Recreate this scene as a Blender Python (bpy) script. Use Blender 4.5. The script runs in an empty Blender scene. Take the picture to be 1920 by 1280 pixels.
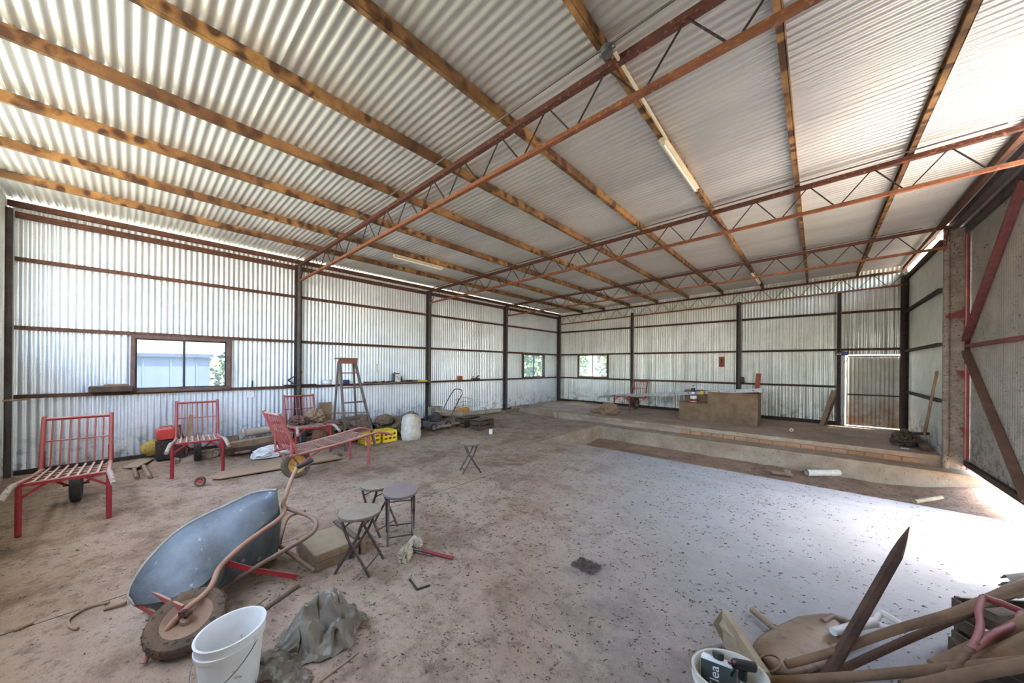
import bpy, bmesh, math, random
from mathutils import Vector, Matrix, noise
random.seed(7)
R = math.radians
sc = bpy.context.scene
COL = sc.collection

# ------------------------------------------------------------------ camera
CAM_H = 1.71
YAW, ROLL, FPX, V0 = 0.7289, 0.0075, 640.0, 685.3
cd = bpy.data.cameras.new('camera')
cam = bpy.data.objects.new('camera', cd)
COL.objects.link(cam)
cd.sensor_width = 36.0
cd.lens = 36.0 * FPX / 1920.0
cd.shift_y = (V0 - 640.0) / 1920.0
cd.clip_start = 0.05
cd.clip_end = 600
cam.matrix_world = (Matrix.Translation((0, 0, CAM_H)) @ Matrix.Rotation(YAW, 4, 'Z')
                    @ Matrix.Rotation(R(90), 4, 'X') @ Matrix.Rotation(ROLL, 4, 'Z'))
sc.camera = cam

# ------------------------------------------------------------------ sky, sun, exposure
SUN_DIR = Vector((-0.86, -0.51, -math.tan(R(73.5)))).normalized()      # the way the light travels
w = bpy.data.worlds.new('World')
sc.world = w
w.use_nodes = True
wn = w.node_tree
wn.nodes.clear()
wo = wn.nodes.new('ShaderNodeOutputWorld')
wb = wn.nodes.new('ShaderNodeBackground')
ws = wn.nodes.new('ShaderNodeTexSky')
ws.sky_type = 'NISHITA'
ws.sun_disc = False
ws.sun_elevation = R(73.5)
ws.sun_rotation = math.atan2(0.86, 0.51)
ws.air_density = 1.2
ws.dust_density = 3.0
wb.inputs['Strength'].default_value = 0.62
wn.links.new(ws.outputs[0], wb.inputs[0])
wn.links.new(wb.outputs[0], wo.inputs[0])
sd = bpy.data.lights.new('sun', 'SUN')
sd.energy = 13.0
sd.angle = R(0.6)
sd.color = (1.0, 0.95, 0.86)
so = bpy.data.objects.new('sun', sd)
COL.objects.link(so)
so.location = (30, 20, 60)
so.rotation_euler = SUN_DIR.to_track_quat('-Z', 'Y').to_euler()
sc.view_settings.view_transform = 'Standard'
sc.view_settings.look = 'None'
sc.view_settings.gamma = 1.0
sc.view_settings.use_curve_mapping = False
sc.view_settings.exposure = 2.65
sc.cycles.diffuse_bounces = 7
sc.cycles.glossy_bounces = 5
sc.cycles.max_bounces = 12
sc.cycles.sample_clamp_indirect = 12.0

# ------------------------------------------------------------------ measuring helpers
FW = Vector((-math.sin(YAW), math.cos(YAW), 0)); RT = Vector((math.cos(YAW), math.sin(YAW), 0)); UP = Vector((0, 0, 1))
EYE = Vector((0, 0, CAM_H))
def ray(u, v):
    X, Y = u - 960, v - V0
    c, s = math.cos(ROLL), math.sin(ROLL)
    return FW + RT * ((c * X + s * Y) / FPX) - UP * ((-s * X + c * Y) / FPX)
def G(u, v, z=0.0):
    r = ray(u, v); return EYE + r * ((z - CAM_H) / r.z)
def PX(u, v, x):
    r = ray(u, v); return EYE + r * (x / r.x)
def PY(u, v, y):
    r = ray(u, v); return EYE + r * (y / r.y)
def HT(P, v):
    """height above the ground of picture row v on the vertical line through ground point P"""
    d = P.x * FW.x + P.y * FW.y
    return CAM_H - (v - V0) / FPX * d

# ------------------------------------------------------------------ scene helpers
def link(o):
    COL.objects.link(o); return o
def tag(o, label=None, cat=None, group=None, kind=None):
    if label: o['label'] = label
    if cat: o['category'] = cat
    if group: o['group'] = group
    if kind: o['kind'] = kind
    return o
def thing(name, label, cat, loc=(0, 0, 0), rotz=0.0, group=None, mat=None):
    o = link(bpy.data.objects.new(name, None))
    o.empty_display_size = 0.1
    if mat is not None: o.matrix_world = mat
    else:
        o.location = loc; o.rotation_euler = (0, 0, rotz)
    return tag(o, label, cat, group)
def struct(name, loc=(0, 0, 0), label=None):
    o = link(bpy.data.objects.new(name, None)); o.location = loc
    return tag(o, label, None, None, 'structure')

class MB:
    def __init__(s, origin=(0, 0, 0)):
        s.v = []; s.f = []; s.o = Vector(origin)
    def add(s, vs, fs):
        n = len(s.v)
        s.v += [Vector(p) - s.o for p in vs]
        s.f += [tuple(i + n for i in f) for f in fs]
        return s
    def box(s, c, size, rz=0.0, M=None, ch=0.0):
        hx, hy, hz = [d / 2 for d in size]
        m = M if M is not None else Matrix.Translation(c) @ Matrix.Rotation(rz, 4, 'Z')
        if ch <= 0:
            vs = [m @ Vector((x * hx, y * hy, z * hz)) for z in (-1, 1) for y in (-1, 1) for x in (-1, 1)]
            return s.add(vs, [(0, 2, 3, 1), (4, 5, 7, 6), (0, 1, 5, 4), (2, 6, 7, 3), (0, 4, 6, 2), (1, 3, 7, 5)])
        vs = []; fs = []
        ch = min(ch, hx * .9, hy * .9, hz * .9)
        idx = {}
        for sx in (-1, 1):
            for sy in (-1, 1):
                for sz in (-1, 1):
                    for a in range(3):
                        p = [sx * (hx - ch), sy * (hy - ch), sz * (hz - ch)]
                        p[a] = (sx * hx, sy * hy, sz * hz)[a]
                        idx[(sx, sy, sz, a)] = len(vs); vs.append(m @ Vector(p))
        I = lambda a, b, c_, k: idx[(a, b, c_, k)]
        for sg in (-1, 1):
            for k in range(3):
                q = [(-1, -1), (1, -1), (1, 1), (-1, 1)]
                face = []
                for (p, r) in q:
                    t = [p, r]; t.insert(k, sg); face.append(I(*t, k))
                fs.append(tuple(face if (sg > 0) != (k == 1) else face[::-1]))
        for k in range(3):
            for a in (-1, 1):
                for b in (-1, 1):
                    k1, k2 = [i for i in range(3) if i != k]
                    def mk(e):
                        t = [0, 0, 0]; t[k] = e; t[k1] = a; t[k2] = b; return t
                    f = (I(*mk(-1), k1), I(*mk(1), k1), I(*mk(1), k2), I(*mk(-1), k2))
                    fs.append(f)
        for sx in (-1, 1):
            for sy in (-1, 1):
                for sz in (-1, 1):
                    fs.append((I(sx, sy, sz, 0), I(sx, sy, sz, 1), I(sx, sy, sz, 2)))
        return s.add(vs, fs)
    def bar(s, p0, p1, wd, ht, up=(0, 0, 1), ch=0.0):
        p0 = Vector(p0); p1 = Vector(p1)
        x = (p1 - p0); L = x.length; x.normalize()
        up = Vector(up)
        if abs(x.dot(up)) > .98: up = Vector((0, 1, 0)) if abs(x.y) < .9 else Vector((1, 0, 0))
        y = up.cross(x).normalized(); z = x.cross(y)
        m = Matrix(((x.x, y.x, z.x, 0), (x.y, y.y, z.y, 0), (x.z, y.z, z.z, 0), (0, 0, 0, 1)))
        m.translation = (p0 + p1) / 2
        return s.box(None, (L, wd, ht), M=m, ch=ch)
    def ring_frame(s, d, up=None):
        d = d.normalized()
        u = up if up is not None else (Vector((0, 0, 1)) if abs(d.z) < .95 else Vector((1, 0, 0)))
        a = u.cross(d).normalized(); b = d.cross(a)
        return a, b
    def tube(s, pts, r, n=10, cap=True, closed=False, flat=1.0):
        pts = [Vector(p) for p in pts]
        k = len(pts)
        rr = r if isinstance(r, (list, tuple)) else [r] * k
        vs = []; fs = []; pa = None
        for i, p in enumerate(pts):
            if closed: d = pts[(i + 1) % k] - pts[i - 1]
            elif i == 0: d = pts[1] - p
            elif i == k - 1: d = p - pts[i - 1]
            else: d = (pts[i + 1] - p).normalized() + (p - pts[i - 1]).normalized()
            if d.length < 1e-9: d = Vector((0, 0, 1))
            d.normalize()
            if pa is None: a, b = s.ring_frame(d)
            else:
                a = pa - d * pa.dot(d)
                if a.length < 1e-6: a, b = s.ring_frame(d)
                else: a.normalize(); b = d.cross(a)
            pa = a
            for j in range(n):
                t = 2 * math.pi * j / n
                vs.append(p + a * (math.cos(t) * rr[i]) + b * (math.sin(t) * rr[i] * flat))
        m = k if closed else k - 1
        for i in range(m):
            i2 = (i + 1) % k
            for j in range(n):
                j2 = (j + 1) % n
                fs.append((i * n + j, i * n + j2, i2 * n + j2, i2 * n + j))
        if cap and not closed:
            fs.append(tuple(range(n))[::-1]); fs.append(tuple((k - 1) * n + j for j in range(n)))
        return s.add(vs, fs)
    def lathe(s, prof, n=24, M=None, cap0=False, cap1=False, sx=1.0, sy=1.0):
        m = M or Matrix()
        vs = []; fs = []
        for (r, z) in prof:
            for j in range(n):
                t = 2 * math.pi * j / n
                vs.append(m @ Vector((r * math.cos(t) * sx, r * math.sin(t) * sy, z)))
        for i in range(len(prof) - 1):
            for j in range(n):
                j2 = (j + 1) % n
                fs.append((i * n + j, i * n + j2, (i + 1) * n + j2, (i + 1) * n + j))
        if cap0: fs.append(tuple(range(n))[::-1])
        if cap1: fs.append(tuple((len(prof) - 1) * n + j for j in range(n)))
        return s.add(vs, fs)
    def prism(s, poly, h, M=None):
        """closed outline in the local xy plane, thickness h in z"""
        m = M or Matrix(); n = len(poly)
        vs = [m @ Vector((x, y, 0)) for x, y in poly] + [m @ Vector((x, y, h)) for x, y in poly]
        fs = [tuple(range(n))[::-1], tuple(range(n, 2 * n))] + [(i, (i + 1) % n, n + (i + 1) % n, n + i) for i in range(n)]
        return s.add(vs, fs)
    def grid(s, nx, ny, fn):
        vs = [fn(i / nx, j / ny) for j in range(ny + 1) for i in range(nx + 1)]
        fs = [(j * (nx + 1) + i, j * (nx + 1) + i + 1, (j + 1) * (nx + 1) + i + 1, (j + 1) * (nx + 1) + i) for j in range(ny) for i in range(nx)]
        return s.add(vs, fs)
    def build(s, name, mat, parent=None, smooth=True, kind=None, label=None, ang=38, loc=None):
        me = bpy.data.meshes.new(name)
        me.from_pydata([tuple(p) for p in s.v], [], s.f)
        me.materials.append(mat)
        bm = bmesh.new(); bm.from_mesh(me)
        bmesh.ops.recalc_face_normals(bm, faces=bm.faces)
        bm.to_mesh(me); bm.free()
        if smooth:
            me.polygons.foreach_set('use_smooth', [True] * len(me.polygons))
            me.set_sharp_from_angle(angle=R(ang))
        me.update()
        o = link(bpy.data.objects.new(name, me))
        if parent is not None: o.parent = parent
        if loc is not None: o.location = loc
        if kind: o['kind'] = kind
        if label: o['label'] = label
        return o
    def build_open(s, name, mat, parent=None, **k):
        return s.build(name, mat, parent, **k)

def copy_tree(o, parent=None):
    c = o.copy(); link(c); c.parent = parent
    for ch in [x for x in bpy.data.objects if x.parent is o]:
        copy_tree(ch, c)
    return c
def arc_pts(c, r, a0, a1, n, ax, ay):
    c = Vector(c); ax = Vector(ax); ay = Vector(ay)
    return [c + ax * (r * math.cos(a0 + (a1 - a0) * i / n)) + ay * (r * math.sin(a0 + (a1 - a0) * i / n)) for i in range(n + 1)]
def smooth_path(pts, n=5):
    pts = [Vector(p) for p in pts]
    out = []
    for i in range(len(pts) - 1):
        p0 = pts[max(i - 1, 0)]; p1 = pts[i]; p2 = pts[i + 1]; p3 = pts[min(i + 2, len(pts) - 1)]
        for k in range(n):
            t = k / n
            out.append(.5 * ((2 * p1) + (p2 - p0) * t + (2 * p0 - 5 * p1 + 4 * p2 - p3) * t * t + (3 * p1 - p0 - 3 * p2 + p3) * t ** 3))
    out.append(pts[-1]); return out
def sstep(a, b, x):
    t = max(0, min(1, (x - a) / (b - a))); return t * t * (3 - 2 * t)

# ------------------------------------------------------------------ materials
def srgb(c):
    f = lambda x: (x / 12.92) if x <= .04045 else ((x + .055) / 1.055) ** 2.4
    return tuple(f(v / 255) for v in c) + (1,)
def mat(name, c1, c2=None, scale=6.0, rough=.8, metal=0.0, bump=0.0, bscale=40.0, specks=None, sp_scale=30.0, sp_amt=.35,
        contrast=(.35, .65), stretch=(1, 1, 1), rnd=0.0, dust=None, dust_amt=.5, trans=0.0, extra=None, spec=.5):
    """noise-mottled surface: c1/c2 mottling, fine specks, optional dust that settles on upward faces"""
    m = bpy.data.materials.new(name); m.use_nodes = True
    nt = m.node_tree; N = nt.nodes; L = nt.links
    b = N['Principled BSDF']
    tc = N.new('ShaderNodeTexCoord'); mp = N.new('ShaderNodeMapping')
    mp.inputs['Scale'].default_value = stretch
    L.new(tc.outputs['Object'], mp.inputs[0])
    c2 = c2 or c1
    nz = N.new('ShaderNodeTexNoise'); nz.inputs['Scale'].default_value = scale; nz.inputs['Detail'].default_value = 6; nz.inputs['Roughness'].default_value = .65
    L.new(mp.outputs[0], nz.inputs['Vector'])
    rp = N.new('ShaderNodeMapRange'); rp.inputs[1].default_value = contrast[0]; rp.inputs[2].default_value = contrast[1]
    L.new(nz.outputs[0], rp.inputs[0])
    mx = N.new('ShaderNodeMix'); mx.data_type = 'RGBA'
    mx.inputs[6].default_value = srgb(c1); mx.inputs[7].default_value = srgb(c2)
    L.new(rp.outputs[0], mx.inputs[0])
    out = mx.outputs[2]
    def over(fac, col):
        nonlocal out
        k = N.new('ShaderNodeMix'); k.data_type = 'RGBA'
        L.new(out, k.inputs[6]); k.inputs[7].default_value = srgb(col)
        L.new(fac, k.inputs[0]); out = k.outputs[2]
    if specks:
        n2 = N.new('ShaderNodeTexNoise'); n2.inputs['Scale'].default_value = sp_scale; n2.inputs['Detail'].default_value = 3
        L.new(mp.outputs[0], n2.inputs['Vector'])
        r2 = N.new('ShaderNodeMapRange'); r2.inputs[1].default_value = 1 - sp_amt - .04; r2.inputs[2].default_value = 1 - sp_amt + .02
        L.new(n2.outputs[0], r2.inputs[0]); over(r2.outputs[0], specks)
    if dust:
        ge = N.new('ShaderNodeNewGeometry'); sx = N.new('ShaderNodeSeparateXYZ')
        L.new(ge.outputs['Normal'], sx.inputs[0])
        r3 = N.new('ShaderNodeMapRange'); r3.inputs[1].default_value = .1; r3.inputs[2].default_value = .9; r3.inputs[4].default_value = dust_amt
        L.new(sx.outputs[2], r3.inputs[0])
        n3 = N.new('ShaderNodeTexNoise'); n3.inputs['Scale'].default_value = 14; n3.inputs['Detail'].default_value = 4
        L.new(tc.outputs['Object'], n3.inputs['Vector'])
        mu = N.new('ShaderNodeMath'); mu.operation = 'MULTIPLY'; mu.use_clamp = True
        a3 = N.new('ShaderNodeMath'); a3.operation = 'ADD'; a3.inputs[1].default_value = .45
        L.new(n3.outputs[0], a3.inputs[0]); L.new(r3.outputs[0], mu.inputs[0]); L.new(a3.outputs[0], mu.inputs[1])
        over(mu.outputs[0], dust)
    if rnd > 0:
        oi = N.new('ShaderNodeObjectInfo'); hs = N.new('ShaderNodeHueSaturation')
        rr = N.new('ShaderNodeMapRange'); rr.inputs[3].default_value = 1 - rnd; rr.inputs[4].default_value = 1 + rnd
        L.new(oi.outputs['Random'], rr.inputs[0]); L.new(rr.outputs[0], hs.inputs['Value']); L.new(out, hs.inputs['Color']); out = hs.outputs[0]
    if extra: out = extra(nt, out, tc, mp)
    L.new(out, b.inputs['Base Color'])
    b.inputs['Roughness'].default_value = rough
    b.inputs['Metallic'].default_value = metal
    b.inputs['Specular IOR Level'].default_value = spec
    if bump > 0:
        nb = N.new('ShaderNodeTexNoise'); nb.inputs['Scale'].default_value = bscale; nb.inputs['Detail'].default_value = 5
        L.new(mp.outputs[0], nb.inputs['Vector'])
        bp = N.new('ShaderNodeBump'); bp.inputs['Strength'].default_value = bump; bp.inputs['Distance'].default_value = .02
        L.new(nb.outputs[0], bp.inputs['Height']); L.new(bp.outputs[0], b.inputs['Normal'])
    return m
def node_over(nt, out, fac, col):
    k = nt.nodes.new('ShaderNodeMix'); k.data_type = 'RGBA'
    nt.links.new(out, k.inputs[6]); k.inputs[7].default_value = srgb(col)
    nt.links.new(fac, k.inputs[0]); return k.outputs[2]
def noise_fac(nt, vec, scale, lo, hi, detail=4, rough=.6):
    n = nt.nodes.new('ShaderNodeTexNoise'); n.inputs['Scale'].default_value = scale; n.inputs['Detail'].default_value = detail
    n.inputs['Roughness'].default_value = rough
    if vec is not None: nt.links.new(vec, n.inputs['Vector'])
    r = nt.nodes.new('ShaderNodeMapRange'); r.inputs[1].default_value = lo; r.inputs[2].default_value = hi
    nt.links.new(n.outputs[0], r.inputs[0]); return r.outputs[0]
def math_node(nt, op, a, b):
    k = nt.nodes.new('ShaderNodeMath'); k.operation = op; k.use_clamp = op != 'SUBTRACT'
    for i, x in enumerate((a, b)):
        if isinstance(x, (int, float)): k.inputs[i].default_value = x
        else: nt.links.new(x, k.inputs[i])
    return k.outputs[0]
def axis_fac(nt, tc, axis, lo, hi):
    s = nt.nodes.new('ShaderNodeSeparateXYZ'); nt.links.new(tc.outputs['Object'], s.inputs[0])
    r = nt.nodes.new('ShaderNodeMapRange'); r.inputs[1].default_value = lo; r.inputs[2].default_value = hi
    nt.links.new(s.outputs[axis], r.inputs[0]); return r.outputs[0]

def wall_marks(low_dirt, amount=.30):
    """insect and bird marks, rust freckles, and mud splashed up from the floor"""
    def f(nt, out, tc, mp):
        v = tc.outputs['Object']
        out = node_over(nt, out, math_node(nt, 'MULTIPLY', noise_fac(nt, v, 1.3, .45, .75), .18), (150, 150, 135))
        pat = noise_fac(nt, v, 2.2, .42, .62)
        sp = noise_fac(nt, v, 26, 1 - amount, 1 - amount + .03, 3, .7)
        out = node_over(nt, out, math_node(nt, 'MULTIPLY', math_node(nt, 'MULTIPLY', sp, pat), .85), (52, 46, 40))
        sp2 = noise_fac(nt, v, 75, .69, .71, 2, .6)
        out = node_over(nt, out, math_node(nt, 'MULTIPLY', sp2, .8), (60, 52, 44))
        lz = axis_fac(nt, tc, 2, low_dirt, 0.1)
        ln = noise_fac(nt, v, 7, .5, .62)
        out = node_over(nt, out, math_node(nt, 'MULTIPLY', math_node(nt, 'MULTIPLY', lz, ln), .8), (96, 82, 66))
        return out
    return f
M = {}
M['wall_iron'] = mat('weathered_galvanised_wall_iron', (226, 231, 234), (212, 219, 224), 3.0, .40, .55, rnd=.05, extra=wall_marks(.75))
M['far_iron'] = mat('weathered_galvanised_far_wall_iron', (230, 230, 222), (214, 214, 206), 3.0, .42, .5, rnd=.07, extra=wall_marks(.9, .33))
M['door_iron'] = mat('spotted_galvanised_door_iron', (178, 170, 160), (158, 150, 142), 3.0, .5, .4, rnd=.05, extra=wall_marks(1.4, .40))
M['roof_iron'] = mat('galvanised_roof_iron', (220, 217, 210), (202, 199, 194), 2.0, .38, .5, rnd=.06, stretch=(.3, 1, 1))
def rusty_low(nt, out, tc, mp):
    out = wall_marks(.9, .33)(nt, out, tc, mp)
    f = math_node(nt, 'MULTIPLY', axis_fac(nt, tc, 2, 1.25, .35), noise_fac(nt, tc.outputs['Object'], 5, .2, .7))
    return node_over(nt, out, f, (140, 92, 40))
M['rust_iron'] = mat('galvanised_sheet_rusting_at_the_foot', (190, 184, 172), (172, 164, 150), 3.0, .55, .3, extra=rusty_low)
M['rust'] = mat('brown_rusted_steel', (98, 62, 46), (70, 46, 36), 9, .85, .1, .3, 60, specks=(140, 100, 70), sp_amt=.33, sp_scale=40)
M['rust_dark'] = mat('dark_rusted_steel', (66, 52, 46), (46, 38, 34), 8, .85, .1, .2, 60, specks=(110, 80, 60), sp_amt=.34, sp_scale=40)
M['post'] = mat('dull_grey_brown_steel_post', (84, 80, 78), (66, 58, 54), 5, .7, .25, .15, 50, specks=(110, 70, 56), sp_amt=.34, sp_scale=14)
M['oxide'] = mat('red_oxide_painted_steel', (96, 50, 38), (72, 40, 32), 7, .75, 0, .15, 50, specks=(150, 92, 52), sp_amt=.36, sp_scale=30)
M['oxide_orange'] = mat('orange_brown_rusted_chord', (146, 88, 54), (112, 62, 42), 7, .75, 0, .15, 50, specks=(160, 110, 66), sp_amt=.36, sp_scale=30)
M['oxide_red'] = mat('faded_red_oxide_door_frame', (132, 74, 72), (108, 58, 56), 7, .75, 0, .1, 50, specks=(96, 60, 54), sp_amt=.35, sp_scale=30)
M['oxide_brown'] = mat('brown_oxide_brace', (112, 82, 66), (92, 66, 54), 7, .8, 0, .1, 50)
def purlin_rust(nt, out, tc, mp):
    v = nt.nodes.new('ShaderNodeTexVoronoi'); v.inputs['Scale'].default_value = 9.5; v.feature = 'SMOOTH_F1'
    m2 = nt.nodes.new('ShaderNodeMapping'); m2.inputs['Scale'].default_value = (.6, 1.0, .8)
    nt.links.new(tc.outputs['Object'], m2.inputs[0]); nt.links.new(m2.outputs[0], v.inputs['Vector'])
    r = nt.nodes.new('ShaderNodeMapRange'); r.inputs[1].default_value = .44; r.inputs[2].default_value = .30
    nt.links.new(v.outputs['Distance'], r.inputs[0])
    big = noise_fac(nt, tc.outputs['Object'], .8, .42, .6)
    out = node_over(nt, out, math_node(nt, 'MULTIPLY', math_node(nt, 'MULTIPLY', r.outputs[0], noise_fac(nt, tc.outputs['Object'], 3, .36, .5)), .95), (66, 38, 20))
    return node_over(nt, out, math_node(nt, 'MULTIPLY', big, .75), (82, 54, 34))
M['purlin'] = mat('ochre_rust_mottled_purlin', (172, 128, 76), (122, 84, 48), 6, .8, .05, .15, 40, rnd=.12, extra=purlin_rust)
M['track'] = mat('dull_purple_grey_door_track', (104, 92, 92), (82, 72, 72), 6, .6, .4)
M['timber_dark'] = mat('dark_weathered_timber', (92, 74, 58), (66, 52, 42), 7, .9, 0, .5, 30, stretch=(1, 1, 1), rnd=.12, dust=(140, 122, 102), dust_amt=.4)
M['timber'] = mat('dusty_brown_timber', (150, 124, 96), (116, 92, 70), 5, .9, 0, .4, 30, rnd=.12, dust=(160, 142, 118), dust_amt=.5)
M['timber_pale'] = mat('pale_timber', (170, 150, 118), (142, 120, 92), 5, .85, 0, .3, 30, rnd=.08, dust=(168, 150, 126), dust_amt=.4)
M['alu_dark'] = mat('dull_aluminium_window_sash', (70, 70, 72), (52, 52, 54), 8, .5, .5)
M['frame_wood'] = mat('brown_window_surround', (112, 82, 68), (86, 64, 56), 7, .8, 0, .2, 40, specks=(60, 52, 46), sp_amt=.33)
# dirty glass, also tinted to dim the bright outdoors
def glass():
    m = bpy.data.materials.new('dusty_dimming_window_glass'); m.use_nodes = True
    nt = m.node_tree; nt.nodes.clear()
    o = nt.nodes.new('ShaderNodeOutputMaterial'); t = nt.nodes.new('ShaderNodeBsdfTransparent'); d = nt.nodes.new('ShaderNodeBsdfPrincipled')
    g = nt.nodes.new('ShaderNodeMixShader'); tl = nt.nodes.new('ShaderNodeBsdfTranslucent'); ad = nt.nodes.new('ShaderNodeMixShader')
    d.inputs['Base Color'].default_value = srgb((150, 150, 146)); d.inputs['Roughness'].default_value = .3
    tl.inputs['Color'].default_value = (.5, .52, .54, 1)
    ad.inputs[0].default_value = .5
    nt.links.new(d.outputs[0], ad.inputs[1]); nt.links.new(tl.outputs[0], ad.inputs[2])
    t.inputs['Color'].default_value = (.62, .65, .66, 1)  # grey tint turns down the over-bright view outside, besides the dust
    tc = nt.nodes.new('ShaderNodeTexCoord')
    a = noise_fac(nt, tc.outputs['Object'], 4, .3, .75)
    a = math_node(nt, 'ADD', math_node(nt, 'MULTIPLY', a, .10), .06)
    nt.links.new(a, g.inputs[0]); nt.links.new(t.outputs[0], g.inputs[1]); nt.links.new(ad.outputs[0], g.inputs[2])
    nt.links.new(g.outputs[0], o.inputs[0])
    return m
M['glass'] = glass()
# ground
def soil_colour(nt, v):
    m = nt.nodes.new('ShaderNodeMix'); m.data_type = 'RGBA'
    m.inputs[6].default_value = srgb((168, 145, 123)); m.inputs[7].default_value = srgb((146, 122, 100))
    nt.links.new(noise_fac(nt, v, 3.2, .35, .65, 6), m.inputs[0]); out = m.outputs[2]
    out = node_over(nt, out, math_node(nt, 'MULTIPLY', noise_fac(nt, v, .7, .40, .62), .75), (178, 158, 139))
    out = node_over(nt, out, math_node(nt, 'MULTIPLY', noise_fac(nt, v, 1.6, .50, .64, 6, .7), .65), (112, 90, 71))
    out = node_over(nt, out, math_node(nt, 'MULTIPLY', noise_fac(nt, v, 9, .52, .64, 6, .75), .6), (100, 81, 65))
    out = node_over(nt, out, math_node(nt, 'MULTIPLY', noise_fac(nt, v, 24, .56, .68, 6, .75), .6), (92, 73, 57))
    out = node_over(nt, out, math_node(nt, 'MULTIPLY', noise_fac(nt, v, 60, .58, .68, 4, .7), .5), (86, 69, 55))
    out = node_over(nt, out, math_node(nt, 'MULTIPLY', noise_fac(nt, v, 42, .66, .72, 3, .6), .6), (206, 190, 168))
    return out
M['earth'] = mat('trodden_brown_earth_floor', (134, 108, 86), (112, 88, 68), 3.2, .95, 0, .8, 45, extra=lambda nt, out, tc, mp: soil_colour(nt, tc.outputs['Object']), spec=.2)
def slab_extra(nt, out, tc, mp):
    v = tc.outputs['Object']
    s = nt.nodes.new('ShaderNodeSeparateXYZ'); nt.links.new(v, s.inputs[0])
    # drifted soil lies thick towards the earth floor and the front of the shed, thin where the doors keep it swept
    d = nt.nodes.new('ShaderNodeMath'); d.operation = 'MULTIPLY_ADD'; d.inputs[1].default_value = .62
    nt.links.new(s.outputs[1], d.inputs[0]); nt.links.new(s.outputs[0], d.inputs[2])
    n = nt.nodes.new('ShaderNodeTexNoise'); n.inputs['Scale'].default_value = .9; n.inputs['Detail'].default_value = 6; n.inputs['Roughness'].default_value = .62
    nt.links.new(v, n.inputs['Vector'])
    e = nt.nodes.new('ShaderNodeMath'); e.operation = 'MULTIPLY_ADD'; e.inputs[1].default_value = 2.0
    nt.links.new(n.outputs[0], e.inputs[0]); nt.links.new(d.outputs[0], e.inputs[2])
    r = nt.nodes.new('ShaderNodeMapRange'); r.inputs[1].default_value = 2.75; r.inputs[2].default_value = .45
    nt.links.new(e.outputs[0], r.inputs[0])
    k = nt.nodes.new('ShaderNodeMix'); k.data_type = 'RGBA'
    nt.links.new(r.outputs[0], k.inputs[0]); nt.links.new(out, k.inputs[6]); nt.links.new(soil_colour(nt, v), k.inputs[7]); out = k.outputs[2]
    out = node_over(nt, out, math_node(nt, 'MULTIPLY', noise_fac(nt, v, 60, .60, .68, 4, .7), .55), (96, 84, 74))
    out = node_over(nt, out, math_node(nt, 'MULTIPLY', noise_fac(nt, v, 18, .56, .66, 6, .75), .4), (110, 100, 92))
    return out
M['slab'] = mat('dusty_pale_concrete_slab', (154, 152, 152), (142, 140, 139), 2.0, .75, 0, .3, 50, extra=slab_extra, spec=.35)
M['concrete'] = mat('soil_stained_concrete', (172, 154, 132), (142, 122, 100), 2.5, .9, 0, .5, 40, specks=(110, 92, 74), sp_amt=.30, sp_scale=26, spec=.2)
M['platform'] = mat('dusty_brown_platform_floor', (178, 158, 141), (146, 125, 108), 1.6, .92, 0, .5, 40, specks=(112, 94, 79), sp_amt=.34, sp_scale=40, spec=.2)
M['pit_earth'] = mat('damp_pit_soil', (154, 128, 106), (124, 100, 82), 3, .95, 0, .8, 40, specks=(160, 134, 110), sp_amt=.34, sp_scale=50, spec=.15)
M['column'] = mat('grey_brown_flaking_column', (158, 144, 132), (128, 112, 100), 6, .9, 0, .4, 50, specks=(96, 78, 66), sp_amt=.36, sp_scale=34, extra=lambda nt, out, tc, mp: node_over(nt, out, noise_fac(nt, tc.outputs['Object'], 2.2, .56, .62), (124, 66, 60)))
M['brick'] = mat('orange_clay_brick', (176, 136, 104), (156, 116, 86), 6, .9, 0, .4, 60, rnd=.12, spec=.2)
M['grass'] = mat('dry_pale_grass', (116, 117, 108), (96, 100, 86), .25, .95, 0, .4, 8, spec=.1)
M['yard'] = mat('pale_light_bounce_yard', (168, 158, 144), (146, 136, 122), .6, .95, 0, .4, 10, spec=.1)  # made paler than the grass so it bounces more daylight into the shed

# ------------------------------------------------------------------ the shell
A, D, XR, YF = -8.516, 12.63, 1.647, -1.15
YB = [-1.14, 2.46, 5.82, 9.13, 12.58]
PITCH, DEPTH = 0.0762, 0.0085
ZP = 0.19            # platform level
ZPIT = -0.40
def roofz(x): return 4.0 + .0225 * (x + 8.5)
def chordz(x): return 3.89 + .0225 * (x + 8.5)
def corr(parent, name, mtl, t0, t1, spans, P, width=.762, lap=.0, extra_rows=()):
    """corrugated sheets side by side between t0 and t1, every sheet an object; spans(t) -> list of (s0,s1)"""
    n = max(1, round((t1 - t0) / width)); wd = (t1 - t0) / n
    for k in range(n):
        a = t0 + k * wd; b = a + wd + (PITCH * .9 if k < n - 1 else 0)
        off = .0016 * (k % 2)
        m = MB(); idx = {}
        nt = max(2, int(round((b - a) / (PITCH / 8))))
        ts = [a + (b - a) * i / nt for i in range(nt + 1)]
        def vid(i, s):
            key = (i, round(s, 4))
            if key not in idx:
                d = DEPTH * math.cos(2 * math.pi * ts[i] / PITCH) + off
                idx[key] = len(m.v); m.v.append(Vector(P(ts[i], s, d)))
            return idx[key]
        for i in range(nt):
            for (s0, s1) in spans(.5 * (ts[i] + ts[i + 1])):
                m.f.append((vid(i, s0), vid(i + 1, s0), vid(i + 1, s1), vid(i, s1)))
        m.build(name, mtl, parent, ang=80)

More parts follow.
